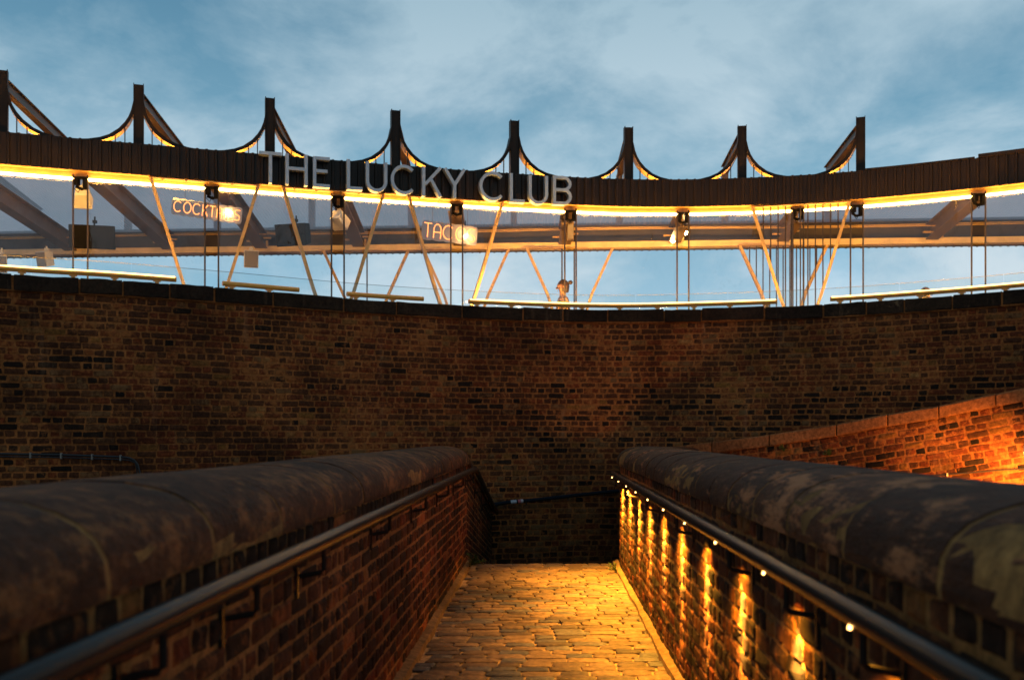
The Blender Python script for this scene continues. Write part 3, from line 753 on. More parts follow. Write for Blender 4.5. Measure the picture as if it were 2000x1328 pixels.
# V shaped column frames
def vframe(c, tdir, n, top, bars=0, wtop=0.70, mtl=None, spacing=0.108):
    tdir = Vector(tdir); 
    def P_(a, z, off=0.0): return Vector((c[0], c[1], 0)) + tdir * a + Vector((n[0], n[1], 0)) * off + Vector((0, 0, EYE + z))
    hp = MB()
    hp.hexa([P_(-wtop - 0.03, top, -0.05), P_(wtop + 0.03, top, -0.05), P_(wtop + 0.03, top, 0.06), P_(-wtop - 0.03, top, 0.06), P_(-wtop - 0.03, top + 0.012, -0.05), P_(wtop + 0.03, top + 0.012, -0.05), P_(wtop + 0.03, top + 0.012, 0.06), P_(-wtop - 0.03, top + 0.012, 0.06)])
    for a in np.arange(-wtop + 0.15, wtop - 0.1, 0.3):
        hp.tube([P_(a, top, 0.02), P_(a, top - 0.015, 0.02)], 0.014, 6)
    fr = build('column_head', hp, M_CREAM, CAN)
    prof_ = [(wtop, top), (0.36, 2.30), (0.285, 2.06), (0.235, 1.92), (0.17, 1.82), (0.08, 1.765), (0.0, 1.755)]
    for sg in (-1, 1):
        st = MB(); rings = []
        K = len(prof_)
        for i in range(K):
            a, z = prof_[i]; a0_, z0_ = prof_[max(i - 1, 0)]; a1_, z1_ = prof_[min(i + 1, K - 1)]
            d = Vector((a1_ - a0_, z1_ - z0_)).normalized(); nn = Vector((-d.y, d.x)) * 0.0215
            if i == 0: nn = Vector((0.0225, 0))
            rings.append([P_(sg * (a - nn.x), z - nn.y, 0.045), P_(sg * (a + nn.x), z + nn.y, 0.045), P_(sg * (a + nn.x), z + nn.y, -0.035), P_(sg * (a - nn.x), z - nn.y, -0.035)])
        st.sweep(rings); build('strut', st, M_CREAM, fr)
    st = MB(); st.tube([P_(0, 0.8), P_(0, 1.75)], 0.05, 8); build('stub_post', st, M_STEEL, fr)
    if bars:
        m0 = int((wtop - 0.06) / spacing)
        for k in range(-m0, m0 + 1):
            a = k * spacing
            zs = np.interp(abs(a), [p[0] for p in prof_][::-1], [p[1] for p in prof_][::-1])
            b_ = MB(); b_.tube([P_(a, zs, 0.0), P_(a, top, 0.0)], 0.010, 6); build('bar', b_, M_POLE, fr, smooth=True)
for xp, br_ in ((-95, 0), (401, 0), (651, 0), (889, 0), (1563, 1)):
    s_ = ARC.px(xp) if xp > 0 else TS[0] - 0.86
    x, y, tx, ty = ARC.at(s_, 0.05); vframe((x, y), (tx, ty, 0), (ty, -tx), 3.452, br_)
for xp, br_ in ((712, 0), (910, 0), (1112, 0), (1520, 1)):
    X = (xp - 1000) / F * 16.35; vframe((X, zb(X)), (1, 0, 0), (0, -1), 3.05, br_)

# ------------------------------------------------------------------ light strips under the canopy edge
ends = [-95] + BOXP[:6] + [1558, 1674, 1912]
nm = ['beyond the leftmost pole pair', 'left of the cocktails sign', 'right of the cocktails sign', 'under the LUCKY letters', 'under the CLUB letters', 'between the person and the twin spotlights', 'right of the twin spotlights', 'above the barred column frame', 'long bay right of the barred column frame', 'right end of the canopy']
sq = [ARC.px(e) if e > 0 else TS[0] - 0.86 for e in ends] + [ARC.len - 0.4]
for i in range(len(sq) - 1):
    mb = MB(); a, b = sq[i] + 0.085, sq[i + 1] - 0.085
    if b - a < 0.1: continue
    mb.tube([(*ARC.at(q, 0.012)[:2], FZ0 - 0.092) for q in np.linspace(a, b, 10)], 0.020, 8)
    T_ = build('light_strip', mb, M_LED, smooth=True, label='glowing warm light strip under the canopy edge, ' + nm[i], cat='light strip', group='light strips under the canopy edge')
    mb = MB(); wallprism(mb, ARC, a, b, -0.05, -0.08, FZ0 - 0.062, FZ0 - 0.056); build('mounting', mb, M_CREAM, T_)
for i, s_ in enumerate([TS[0] - 1.72] + TS):
    mb = MB()
    for sx in (-1, 1):
        if i == 8 and sx == 1: continue
        wallprism(mb, ARC, s_ + (0.1 if sx > 0 else -0.5), s_ + (0.5 if sx > 0 else -0.1), 0.06, -0.0, FZ1 - 0.10, FZ1 - 0.085)
    T_ = build('uplight', mb, M_UP, CAN)

# ------------------------------------------------------------------ clear screens
scr = ['leftmost, hanging behind the glowing rail at the left edge', 'left of the neon cocktails sign', 'behind the letters T H E', 'below the L and U of the big sign', 'in front of the neon tacos sign', 'left of the twin spotlights', 'right of the twin spotlights', 'behind the barred column frame', 'widest, right of the barred frame', 'at the right edge of the canopy']
sb = [ARC.px(e) if e > 0 else TS[0] - 0.86 for e in [-95] + BOXP] + [ARC.len - 0.4]
for i in range(len(sb) - 1):
    a, b = sb[i] + 0.095, sb[i + 1] - 0.10
    if b - a < 0.3 : continue
    if i == 7: continue
    mb = MB(); G = []
    cr_ = random.Random(i * 5 + 2); CR = [(a + (b - a) * cr_.random(), (cr_.random() - 0.35) * 0.5, 0.010 + 0.012 * cr_.random(), 0.012 + 0.012 * cr_.random()) for _ in range(4 if i < 2 else 2)]
    for q in np.linspace(a, b, 110):
        col_ = []
        for z in np.linspace(1.0, 3.36, 44):
            off = -0.035 + 0.010 * math.sin(q * 5 + z * 2.2 + i) * math.sin(z * 1.7 + i * 2) + 0.012 * (vnoise(q * 3, z * 1.5, i) - 0.5) + sum(am * math.exp(-((q - c0 - sl_ * (z - 2.2) - 0.02 * math.sin(z * 7 + c0)) / wd_) ** 2) * (0.4 + 0.6 * math.sin(z * 3 + c0 * 9) ** 2) for c0, sl_, am, wd_ in CR)
            x, y, _, _ = ARC.at(q, off); col_.append((x, y, EYE + z))
        G.append(col_)
    mb.sweep(G, closed=False, cap=False)
    build('clear_screen', mb, M_PVC, smooth=True, label='clear plastic drop screen, ' + scr[i], cat='plastic screen', group='clear plastic drop screens')

# ------------------------------------------------------------------ glass balustrade and rails above the wall
gp = [-120, 60, 270, 480, 695, 890, 1070, 1245, 1420, 1590, 1740, 1940, 2100]
gs = [WALL.px(p) if 0 < p < 2000 else (WALL.px(0) - 0.8 if p < 0 else WALL.px(2000) + 0.9) for p in gp]
BAL = thing('glass_balustrade', 'long frameless glass balustrade curving along the top of the wall', 'balustrade', (0, 14.7, 2.5))
def zgl(q): return EYE + 2.07
for i in range(len(gs) - 1):
    mb = MB(); wallprism(mb, WALL, gs[i] + 0.006, gs[i + 1] - 0.006, -0.515, -0.527, EYE + 0.8, zgl); build('glass_pane', mb, M_GLASS, BAL)
    mb = MB(); wallprism(mb, WALL, gs[i] + 0.006, gs[i + 1] - 0.006, -0.516, -0.526, EYE + 2.0715, EYE + 2.0755); build('edge_trim', mb, M_TRIM, BAL)
rails = [(-130, 359, 1, 'glowing steel rail above the coping at the left end of the wall'), (453, 607, 0, 'short unlit yellow steel rail left of the second column frame'), (700, 845, 0, 'short yellow steel rail between the second and third column frames'), (932, 1515, 1, 'longest glowing steel rail, above the middle of the wall coping'), (1614, 2150, 1, 'glowing steel rail above the coping at the right end of the wall')]
for a, b, lit, lab in rails:
    qa = WALL.px(a) if a > 0 else WALL.px(0) - 0.9; qb = WALL.px(b) if b < 2000 else WALL.px(2000) + 1.0
    m_ = WALL.at((qa + qb) / 2, -0.4)
    T_ = thing('top_rail', lab, 'rail', (m_[0], m_[1], EYE + 1.79), group='steel rails above the wall coping')
    n_ = max(3, int((qb - qa) / 0.15)); mb = MB()
    mb.tube([(*WALL.at(q, -0.40)[:2], EYE + 1.905) for q in np.linspace(qa, qb, n_)], 0.031, 12); build('rail', mb, M_RAIL, T_, smooth=True)
    if lit:
        mb = MB(); wallprism(mb, WALL, qa + 0.02, qb - 0.02, -0.411, -0.424, EYE + 1.920, EYE + 1.9345)
        build('rail_light', mb, M_LEDR, T_)
        mb = MB(); wallprism(mb, WALL, qa + 0.02, qb - 0.02, -0.373, -0.392, EYE + 1.9225, EYE + 1.9385); build('diffuser', mb, M_DIFF, T_)
    for q in np.arange(qa + 0.12, qb, 0.50):
        x, y, tx, ty = WALL.at(q, -0.40); mb = MB(); Mz = Matrix.Rotation(math.atan2(ty, tx), 3, 'Z')
        mb.box((x, y, EYE + 1.868), (0.085, 0.05, 0.012), Mz); mb.box((x, y, EYE + 1.824), (0.045, 0.03, 0.075), Mz); build('bracket', mb, M_RAIL, T_)

# ------------------------------------------------------------------ letters
def stroke(mb, pts, t_, d, z=0.0, closed=False):
    P = [Vector(p) for p in pts]; K = len(P); rings = []
    for i in range(K):
        if closed: a, b = P[i - 1], P[(i + 1) % K]
        else: a, b = P[max(i - 1, 0)], P[min(i + 1, K - 1)]
        d1 = (P[i] - a).normalized() if (P[i] - a).length > 1e-6 else (b - P[i]).normalized()
        d2 = (b - P[i]).normalized() if (b - P[i]).length > 1e-6 else d1
        dd = (d1 + d2).normalized(); nn = Vector((-dd.y, dd.x)); sc_ = 1 / max(0.5, nn.dot(Vector((-d1.y, d1.x))))
        nn = nn * t_ / 2 * sc_
        p, q_ = P[i] + nn, P[i] - nn
        rings.append([(p.x, -z, p.y), (q_.x, -z, q_.y), (q_.x, d, q_.y), (p.x, d, p.y)])
    if closed: rings.append(rings[0])
    mb.sweep(rings, cap=not closed)
def arc(cx, cy, rx, ry, a0_, a1_, n=16): return [(cx + rx * math.cos(R(a0_ + (a1_ - a0_) * k / n)), cy + ry * math.sin(R(a0_ + (a1_ - a0_) * k / n))) for k in range(n + 1)]
def glyph(ch, w_, h, t_):
    e = t_ / 2
    if ch == 'T': return [[(w_ / 2, 0), (w_ / 2, h - t_)], [(0, h - e), (w_, h - e)]]
    if ch == 'H': return [[(e, 0), (e, h)], [(w_ - e, 0), (w_ - e, h)], [(t_, h * 0.52), (w_ - t_, h * 0.52)]]
    if ch == 'E': return [[(e, 0), (e, h)], [(t_, h - e), (w_, h - e)], [(t_, h * 0.53), (w_ * 0.86, h * 0.53)], [(t_, e), (w_, e)]]
    if ch == 'L': return [[(e, h), (e, 0)], [(t_, e), (w_, e)]]
    if ch == 'U':
        rr = (w_ - t_) / 2; return [[(e, h)] + arc(w_ / 2, rr + e, rr, rr, 180, 360) + [(w_ - e, h)]]
    if ch == 'C': return [arc(w_ / 2, h / 2, (w_ - t_) / 2 * 1.06, (h - t_) / 2, 45, 315, 26)]
    if ch == 'K': return [[(e, 0), (e, h)], [(w_ - e, h), (t_ * 1.0, h * 0.40)], [(w_ * 0.42, h * 0.60), (w_ - e, 0)]]
    if ch == 'Y': return [[(w_ / 2, 0), (w_ / 2, h * 0.45)], [(e, h), (w_ / 2, h * 0.45)], [(w_ - e, h), (w_ / 2, h * 0.45)]]
    if ch == 'B':
        r1, r2 = h * 0.24, h * 0.26
        return [[(e, 0), (e, h)], [(t_, h - e), (w_ * 0.55, h - e)] + arc(w_ * 0.55, h - e - (h * .48 - e) / 2, w_ * 0.36, (h * .48 - e) / 2, 90, -90, 10)[1:] + [(t_, h * 0.52)],
                [(w_ * 0.55, h * 0.52 - 0.001)] + arc(w_ * 0.58, (h * .52 + e) / 2, w_ * 0.42 - e, (h * .52 - e) / 2, 90, -90, 10)[1:] + [(t_, e)]]
    if ch == 'O': return [arc(w_ / 2, h / 2, (w_ - t_) / 2, (h - t_) / 2, 0, 360, 26)]
    if ch == 'A': return [[(e, 0), (e, h * 0.6)] + arc(w_ / 2, h * 0.6, (w_ - t_) / 2, h * 0.4 - e, 180, 0, 10) + [(w_ - e, 0)], [(t_, h * 0.42), (w_ - t_, h * 0.42)]]
    if ch == 'I': return [[(w_ / 2, 0), (w_ / 2, h)]]
    if ch == 'S': return [[(w_ * .95, h * .92)] + arc(w_ * .45, h * .74, w_ * .42, h * .22, 75, 230, 8) + arc(w_ * .5, h * .26, w_ * .42, h * .23, 60, -120, 10) + [(w_ * .05, h * .08)]]
    return []
SIGN = thing('name_sign', 'THE LUCKY CLUB in tall thin grey metal letters on the black canopy edge', 'sign', (*ARC.at(ARC.px(800), 0.3)[:2], FZ0))
LT = [('T', 505, 546, 357), ('H', 555.5, 596, 361), ('E', 608, 639, 366), ('L', 673, 702, 371), ('U', 710, 750, 375), ('C', 759, 807, 380), ('K', 818, 856, 384), ('Y', 859, 902, 387), ('C', 930, 980, 392), ('L', 988, 1017, 395.5), ('U', 1024, 1062, 399), ('B', 1071, 1108, 400)]
for ch, xa, xb, yb_ in LT:
    s_ = (ARC.px(xa) + ARC.px(xb)) / 2; x, y, tx, ty = ARC.at(s_, 0.27)
    w_ = (xb - xa) / F * y / max(0.6, tx); h = 0.425; mb = MB(); zb0 = EYE + (HOR - yb_) / F * y
    for i, st in enumerate(glyph(ch, w_, h, 0.044)): stroke(mb, st, 0.044, 0.11, z=0.0016 * i)
    Mt = Matrix.Translation((x, y, zb0)) @ Matrix.Rotation(math.atan2(ty, tx), 4, 'Z') @ Matrix.Translation((-w_ / 2, 0, 0))
    mb.v = [tuple(Mt @ Vector(v)) for v in mb.v]; build('letter', mb, M_LETT, SIGN)
    if ch != 'T' or True:
        mb = MB()
        for uu in ((0.5,) if ch in 'TY' else (0.06,)):
            mb.box((uu * w_, 0.10, 0.12), (0.012, 0.05, 0.012)); mb.box((uu * w_, 0.10, 0.30), (0.012, 0.05, 0.012))
        mb.v = [tuple(Mt @ Vector(v)) for v in mb.v]; build('letter_fixing', mb, M_STEEL, SIGN)

# ------------------------------------------------------------------ neon signs
def neon(word, x0, x1, yt, yb_, slope, off, label, tilt=0.0):
    sc_ = (ARC.px(x0) + ARC.px(x1)) / 2; x, y, tx, ty = ARC.at(sc_, off)
    Z = y; Wd = (x1 - x0) / F * Z / max(0.7, tx); H = (yb_ - yt) / F * Z
    base = EYE + (HOR - yb_) / F * Z
    T_ = thing('neon_sign', label, 'neon sign', (x, y, base), rz=math.atan2(ty, tx))
    Tz = Matrix.Translation((x, y, base)) @ Matrix.Rotation(math.atan2(ty, tx), 4, 'Z') @ Matrix.Rotation(slope, 4, 'Y')
    n = len(word); wid = [0.35 if c == 'I' else (1.25 if c in 'CO' else 0.9) for c in word]; tot = sum(wid) + 0.22 * (n - 1); u = -Wd / 2
    tb = MB(); wb = MB()
    for i, c in enumerate(word):
        w_ = wid[i] / tot * Wd
        for st in glyph(c, w_, H, 0.01):
            tb.tube([(u + a, -0.012, b) for a, b in st], 0.0048, 6)
        u += w_ + 0.22 / tot * Wd
    tb.v = [tuple(Tz @ Vector(v)) for v in tb.v]
    build('neon_tube', tb, M_NEON, T_, smooth=True)
    pl = MB(); top = []; bot = []; K = n * 8
    for k in range(K + 1):
        a = -Wd / 2 - 0.03 + (Wd + 0.06) * k / K; wv_ = 0.012 * abs(math.sin(k / 8 * math.pi)); ed = min(k, K - k); sh = 0.03 if ed == 0 else 0
        top.append((a, H + 0.028 + wv_ - sh)); bot.append((a, -0.028 - wv_ + sh))
    ring = top + bot[::-1]
    pl.sweep([[(a, 0.004, b) for a, b in ring], [(a, 0.010, b) for a, b in ring]])
    pl.v = [tuple(Tz @ Vector(v)) for v in pl.v]; build('backing_plate', pl, M_ACR, T_)
    for a in (-Wd * 0.34, Wd * 0.34):
        p = Tz @ Vector((a, 0.006, H + 0.02)); mb = MB(); mb.tube([p, (p.x, p.y, EYE + 3.46)], 0.0025, 5); build('hanging_wire', mb, M_POLE, T_)
    return T_
neon('COCKTAILS', 345, 463, 401, 423, 0.085, -0.35, 'pink and orange neon sign reading COCKTAILS hanging inside the canopy')
neon('TACOS', 836, 935, 441, 469, 0.07, -0.30, 'orange neon sign reading TACOS on a pale scalloped backing')

# ------------------------------------------------------------------ speakers, lamps
def speaker(px_, py_, Z, wd, ht, dp, label, rz, tilt, mats, stem, dark=False, grp=None):
    c = Pp(px_, py_, Z); T_ = thing('hanging_speaker', label, 'speaker', (c.x, c.y, c.z), grp, 0)
    Mt = Matrix.Translation(c) @ Matrix.Rotation(rz, 4, 'Z') @ Matrix.Rotation(tilt, 4, 'X')
    b = MB(); hw, hh, hd = wd / 2, ht / 2, dp / 2
    bk = 0.62
    vs = [(-hw, -hd, -hh), (hw, -hd, -hh), (hw * bk, hd, -hh * 0.9), (-hw * bk, hd, -hh * 0.9), (-hw, -hd, hh), (hw, -hd, hh), (hw * bk, hd, hh * 0.9), (-hw * bk, hd, hh * 0.9)]
    b.hexa(vs); b.v = [tuple(Mt @ Vector(v)) for v in b.v]; me = b.mesh('body', mats[0])
    o_ = link('body', me, T_)
    bv = o_.modifiers.new('bevel', 'BEVEL'); bv.width = 0.012; bv.segments = 2
    g_ = MB(); g_.box((0, -hd - 0.006, 0), (wd * 0.9, 0.008, ht * 0.9)); g_.v = [tuple(Mt @ Vector(v)) for v in g_.v]; build('grille', g_, mats[1], T_)
    y_ = MB(); y_.tube([c + Vector((0, 0, hh * 0.9)), c + Vector((0, 0.02, hh + stem * 0.5)), c + Vector((0.0, 0.02, hh + stem))], 0.012, 6); y_.box(c + Vector((0, 0.02, hh + stem * 0.4)), (0.05, 0.05, 0.04)); build('mount', y_, M_BLK if dark else M_WHT, T_)
    return T_
W2 = (M_WHT, M_WHT); G2 = (M_WHT, M_GRIL); B2 = (M_BLK, M_BLK)
speaker(161, 385, 13.45, 0.24, 0.20, 0.24, 'white angular speaker hanging just right of the leftmost pole pair', R(195), R(35), W2, 0.10)
speaker(662, 430, 14.3, 0.23, 0.19, 0.23, 'white angular speaker hanging below the L of the big sign', R(160), R(35), W2, 0.12)
speaker(90, 506, 15.6, 0.20, 0.24, 0.20, 'small grey speaker hung at the end of the leftmost rafter', R(-20), R(12), G2, 0.08)
speaker(490, 506, 16.0, 0.23, 0.28, 0.20, 'cream speaker with grille hung below the cocktails sign', R(18), R(10), G2, 0.06)
speaker(2, 516, 15.2, 0.20, 0.26, 0.22, 'cream speaker cut by the left edge of the picture', R(20), R(10), G2, 0.12)
speaker(184, 462, 14.2, 0.62, 0.33, 0.36, 'large black box speaker behind the leftmost pole pair', R(14), R(14), B2, 0.12, True)
speaker(578, 458, 15.0, 0.50, 0.33, 0.36, 'large black box speaker beside the second column frame', R(-16), R(14), B2, 0.12, True)
def spot(px_, py_, Z, lab, aim):
    c = Pp(px_, py_, Z); T_ = thing('spotlight', lab, 'spotlight', c)
    a = Vector(aim).normalized(); b = MB(); b.tube([c - a * 0.005, c - a * 0.09], 0.030, 12); b.tube([c - a * 0.06, Vector((c.x, c.y + 0.05, c.z + 0.12)), Vector((c.x, c.y + 0.05, c.z + 0.25))], 0.008, 6); build('housing', b, M_BLK, T_, smooth=False)
    l_ = MB(); l_.tube([c, c + a * 0.004], 0.028, 12); build('lens', l_, M_BULB, T_)
spot(447, 415, 14.14, 'lit spotlight glaring behind the neon cocktails sign', (-0.1, -1, -0.6))
spot(909, 462, 15.22, 'lit spotlight glaring behind the neon tacos sign', (0, -1, -0.6))
spot(1314, 471, 15.95, 'lower lit spotlight of the twin spots left of a pole pair', (-0.2, -1, -0.6))
spot(1339, 455, 15.9, 'upper lit spotlight of the twin spots between two poles', (-0.1, -1, -0.5))
def box_fix(px_, py_, Z, w_, h_, lab):
    c = Pp(px_, py_, Z); T_ = thing('wall_box', lab, 'box', c); b = MB(); b.box((0, 0, 0), (w_, 0.12, h_)); b.v = [tuple(Vector(v) + c) for v in b.v]
    o_ = build('body', b, M_RAFT, T_); bv = o_.modifiers.new('bevel', 'BEVEL'); bv.width = 0.008; bv.segments = 2
    b = MB(); b.box(c + Vector((0, -0.065, 0)), (w_ * 0.8, 0.01, h_ * 0.85)); build('cover', b, M_GRIL, T_); 
    b = MB(); b.tube([c + Vector((w_ * .3, 0, h_ / 2)), c + Vector((w_ * .3, 0, h_ / 2 + 0.12))], 0.008, 6); build('cable', b, M_BLK, T_)
box_fix(1114, 452, 15.4, 0.10, 0.30, 'tall narrow metal box hanging between poles above the person')

# ------------------------------------------------------------------ handrails
def handrail(name, label, side, Lr, zc_, D0, D1, brD, wallL, tail=None, loc=(0, 0, 0)):
    T_ = thing(name, label, 'handrail', loc)
    P = [(*PD(Lr, D), EYE + zc_(D)) for D in np.linspace(D0, D1, 40)]
    if tail: P += tail
    mb = MB(); mb.tube(P, 0.0255, 18); build('rail', mb, M_HRAIL, T_, smooth=True)
    for D in brD:
        sg = 1 if wallL > 0 else -1
        z = EYE + zc_(D); mb = MB()
        a = Vector((*PD(Lr, D), z - 0.022)); b = Vector((*PD(Lr, D), z - 0.085)); c = Vector((*PD(wallL - sg * 0.012, D), z - 0.105)); d = Vector((*PD(wallL - sg * 0.012, D), z - 0.16))
        mb.tube([a, b, b + (c - b) * 0.12 + Vector((0, 0, -0.006)), c], 0.0075, 8); 
        x, y = PD(wallL - sg * 0.004, D); mb.box((x, y, z - 0.125), (0.008, 0.022, 0.09), Matrix.Rotation(-0.0334, 3, 'Z'))
        build('bracket', mb, M_HRAIL, T_)
    return T_
zlr = lambda D: -0.315 + (0 if D < 9.4 else -(D - 9.4) * 0.178)
handrail('handrail', 'plain black handrail on the left parapet, without lights', 'l', -0.66, zlr, -1.0, 13.6, [1.0, 1.7, 2.26, 2.95, 4.21, 5.49, 6.77, 8.0, 9.2, 10.4, 11.6, 12.8], -0.745, loc=(-0.66, 0, 0.8))
zrr = lambda D: -0.345
tail = [(*PD(0.605, 8.75), EYE - 0.346), (*PD(0.62, 9.2), EYE - 0.352)]
HR = handrail('handrail', 'black handrail with small lit spots on the right parapet', 'r', 0.60, zrr, -1.0, 8.6, [0.8, 1.9, 2.5, 3.27, 4.57, 5.92, 7.24, 8.5], 0.68, tail, loc=(0.6, 0, 0.8))
DL = [1.93 + 0.755 * k for k in range(-1, 10)]
for k, D in enumerate(DL):
    if D > 9.3: break
    x, y = PD(0.585, D); z = EYE - 0.345 - 0.0235
    mb = MB(); mb.tube([(x, y, z + 0.006), (x - 0.003, y - 0.002, z - 0.003)], 0.0038, 10); o = build('spot_lens', mb, M_SPOT, HR)
    ld = bpy.data.lights.new('spot_beam', 'SPOT'); ld.color = (1.0, 0.52, 0.08); ld.energy = 470 * (0.65 + 0.6 * random.Random(k * 3 + 1).random()); ld.spot_size = R(33); ld.spot_blend = 1.0; ld.shadow_soft_size = 0.0
    lo = bpy.data.objects.new('spot_beam', ld); COL.objects.link(lo); lo.parent = HR; lo.matrix_parent_inverse = PINV[HR.name]
    lo.location = (x, y, z - 0.012)
    aim = Vector((*PD(0.70, D + 0.01), 0.54)) - Vector(lo.location); lo.rotation_euler = aim.to_track_quat('-Z', 'Y').to_euler()
    ld = bpy.data.lights.new('spot_spill', 'SPOT'); ld.color = (1.0, 0.46, 0.035); ld.energy = (15 + 4.6 * D * D); ld.spot_size = R(124); ld.spot_blend = 1.0; ld.shadow_soft_size = 0.0
    lo = bpy.data.objects.new('spot_spill', ld); COL.objects.link(lo); lo.parent = HR; lo.matrix_parent_inverse = PINV[HR.name]
    lo.location = (x, y, z - 0.014)
    aim = Vector((*PD(0.50, D), 0.0)) - Vector(lo.location); lo.rotation_euler = aim.to_track_quat('-Z', 'Y').to_euler()

# pipe rail on the far wall
T_ = thing('wall_pipe', 'dark blue pipe rail with stickers sloping across the far wall', 'pipe', Pp(1090, 970, 14))
pa = [(960, 985), (985, 981), (1050, 975), (1130, 966), (1210, 958), (1290, 949)]
mb = MB(); pp = []
for x, y in pa:
    q = WALL.px(x); X, Y, _, _ = WALL.at(q, 0.10); pp.append(Vector((X, Y, EYE + (HOR - y) / F * Y)))
mb.tube(pp, 0.026, 12); build('rail', mb, mat('dark blue painted pipe', (0.007, 0.008, 0.011), 0.6, noise=(9, 0.7, 1.4), spec=0.1), T_, smooth=True)
for k in (0.25, 1.6, 2.7, 3.6, 4.5):
    i = int(k); p = pp[i].lerp(pp[i + 1], k - i); mb = MB(); mb.tube([p, p + Vector((0, 0.03, -0.06)), p + Vector((0, 0.10, -0.06))], 0.007, 6); build('bracket', mb, M_CABLE, T_)
for (x0_, x1_, cl_) in ((997, 1008, (0.45, 0.42, 0.42)), (1011, 1016, (0.5, 0.10, 0.10)), (1016.3, 1021, (0.6, 0.45, 0.42))):
    def onp(x):
        for a, b in zip(pp[:-1], pp[1:]):
            xa, xb = pix(a)[0], pix(b)[0]
            if xa <= x <= xb: return a.lerp(b, (x - xa) / (xb - xa))
    mb = MB(); mb.tube([onp(x0_), onp(x1_)], 0.0268, 12, cap=False); build('sticker', mb, mat('sticker', cl_, 0.5, noise=(60, 0.5, 1.3)), T_, smooth=True)
# cables on the wall, low left
T_ = thing('wall_cable', 'thin black cable clipped along the lower left of the tall wall', 'cable', Pp(150, 890, 11.5))
mb = MB(); pp = []
for x, y in [(-60, 883), (0, 885), (60, 887), (120, 888), (180, 890), (235, 892), (252, 894), (262, 899), (268, 907), (272, 920), (274, 940), (275, 1000)]:
    q = WALL.px(x) if x > 0 else WALL.px(0) - 0.3; X, Y, _, _ = WALL.at(q, 0.025); pp.append(Vector((X, Y, EYE + (HOR - y) / F * Y)))
mb.tube(pp, 0.012, 8); build('cable', mb, M_CABLE, T_, smooth=True)
mb = MB(); mb.tube([p + Vector((0.01, 0, -0.03)) for p in pp[:8]] + [p + Vector((-0.03, 0, 0)) for p in pp[9:]], 0.007, 6); build('cable', mb, M_CABLE, T_, smooth=True)
for p in pp[1:6]:
    mb = MB(); mb.box(p + Vector((0, 0, -0.012)), (0.014, 0.035, 0.065)); build('clip', mb, M_GRIL, T_)

# ------------------------------------------------------------------ lantern on the ramp wall
q = RAMP.px(2013) ; x, y, tx, ty = RAMP.at(q, 0.0)
LN = thing('wall_lantern', 'glowing orange wall lantern on the ramp wall at the right edge', 'lantern', (x, y, EYE - 0.2))
nx, ny = ty, -tx
c = Vector((x, y, EYE - 0.14)); nv = Vector((nx, ny, 0)); tv = Vector((tx, ty, 0)); uz = Vector((0, 0, 1))
mb = MB(); mb.hexa([c + tv * -0.06 + nv * 0.0 - uz * 0.09, c + tv * 0.06 - uz * 0.09, c + tv * 0.06 + nv * 0.10 - uz * 0.03, c + tv * -0.06 + nv * 0.10 - uz * 0.03, c + tv * -0.06 + uz * 0.05, c + tv * 0.06 + uz * 0.05, c + tv * 0.05 + nv * 0.08 + uz * 0.03, c + tv * -0.05 + nv * 0.08 + uz * 0.03])
build('hood', mb, M_RAFT, LN)
mb = MB(); mb.hexa([c + tv * -0.04 + nv * 0.02 - uz * 0.13, c + tv * 0.04 + nv * 0.02 - uz * 0.13, c + tv * 0.04 + nv * 0.08 - uz * 0.11, c + tv * -0.04 + nv * 0.08 - uz * 0.11, c + tv * -0.045 + nv * 0.015 - uz * 0.085, c + tv * 0.045 + nv * 0.015 - uz * 0.085, c + tv * 0.045 + nv * 0.09 - uz * 0.04, c + tv * -0.045 + nv * 0.09 - uz * 0.04])
build('lamp_glass', mb, emis('lantern glass', (1, 0.5, 0.12), 30), LN)
ld = bpy.data.lights.new('lantern_light', 'SPOT'); ld.spot_size = R(146); ld.spot_blend = 1.0; ld.color = (1.0, 0.42, 0.07); ld.energy = 330; ld.shadow_soft_size = 0.16
lo = bpy.data.objects.new('lantern_light', ld); COL.objects.link(lo); lo.parent = LN; lo.matrix_parent_inverse = PINV[LN.name]; lo.location = c + nv * 0.62 - uz * 0.34; lo.rotation_euler = (nv * -0.75 - tv * 0.75 - uz * 0.12).to_track_quat('-Z', 'Y').to_euler()
T_ = thing('wall_conduit', 'thin metal conduit running along the ramp wall below the lantern', 'conduit', (x, y, EYE - 0.5))
mb = MB(); mb.tube([(*RAMP.at(qq, 0.02)[:2], EYE - 0.50 + zramp(qq) * 0.55 - 0.14) for qq in np.linspace(RAMP.px(1820), RAMP.len - 0.3, 12)], 0.009, 6); build('tube', mb, M_POLE, T_, smooth=True)
for qq in np.linspace(RAMP.px(1850), RAMP.len - 0.5, 5):
    X, Y, a, b = RAMP.at(qq, 0.018); mb = MB(); mb.box((X, Y, EYE - 0.50 + zramp(qq) * 0.55 - 0.14), (0.02, 0.03, 0.034)); build('clip', mb, M_POLE, T_)

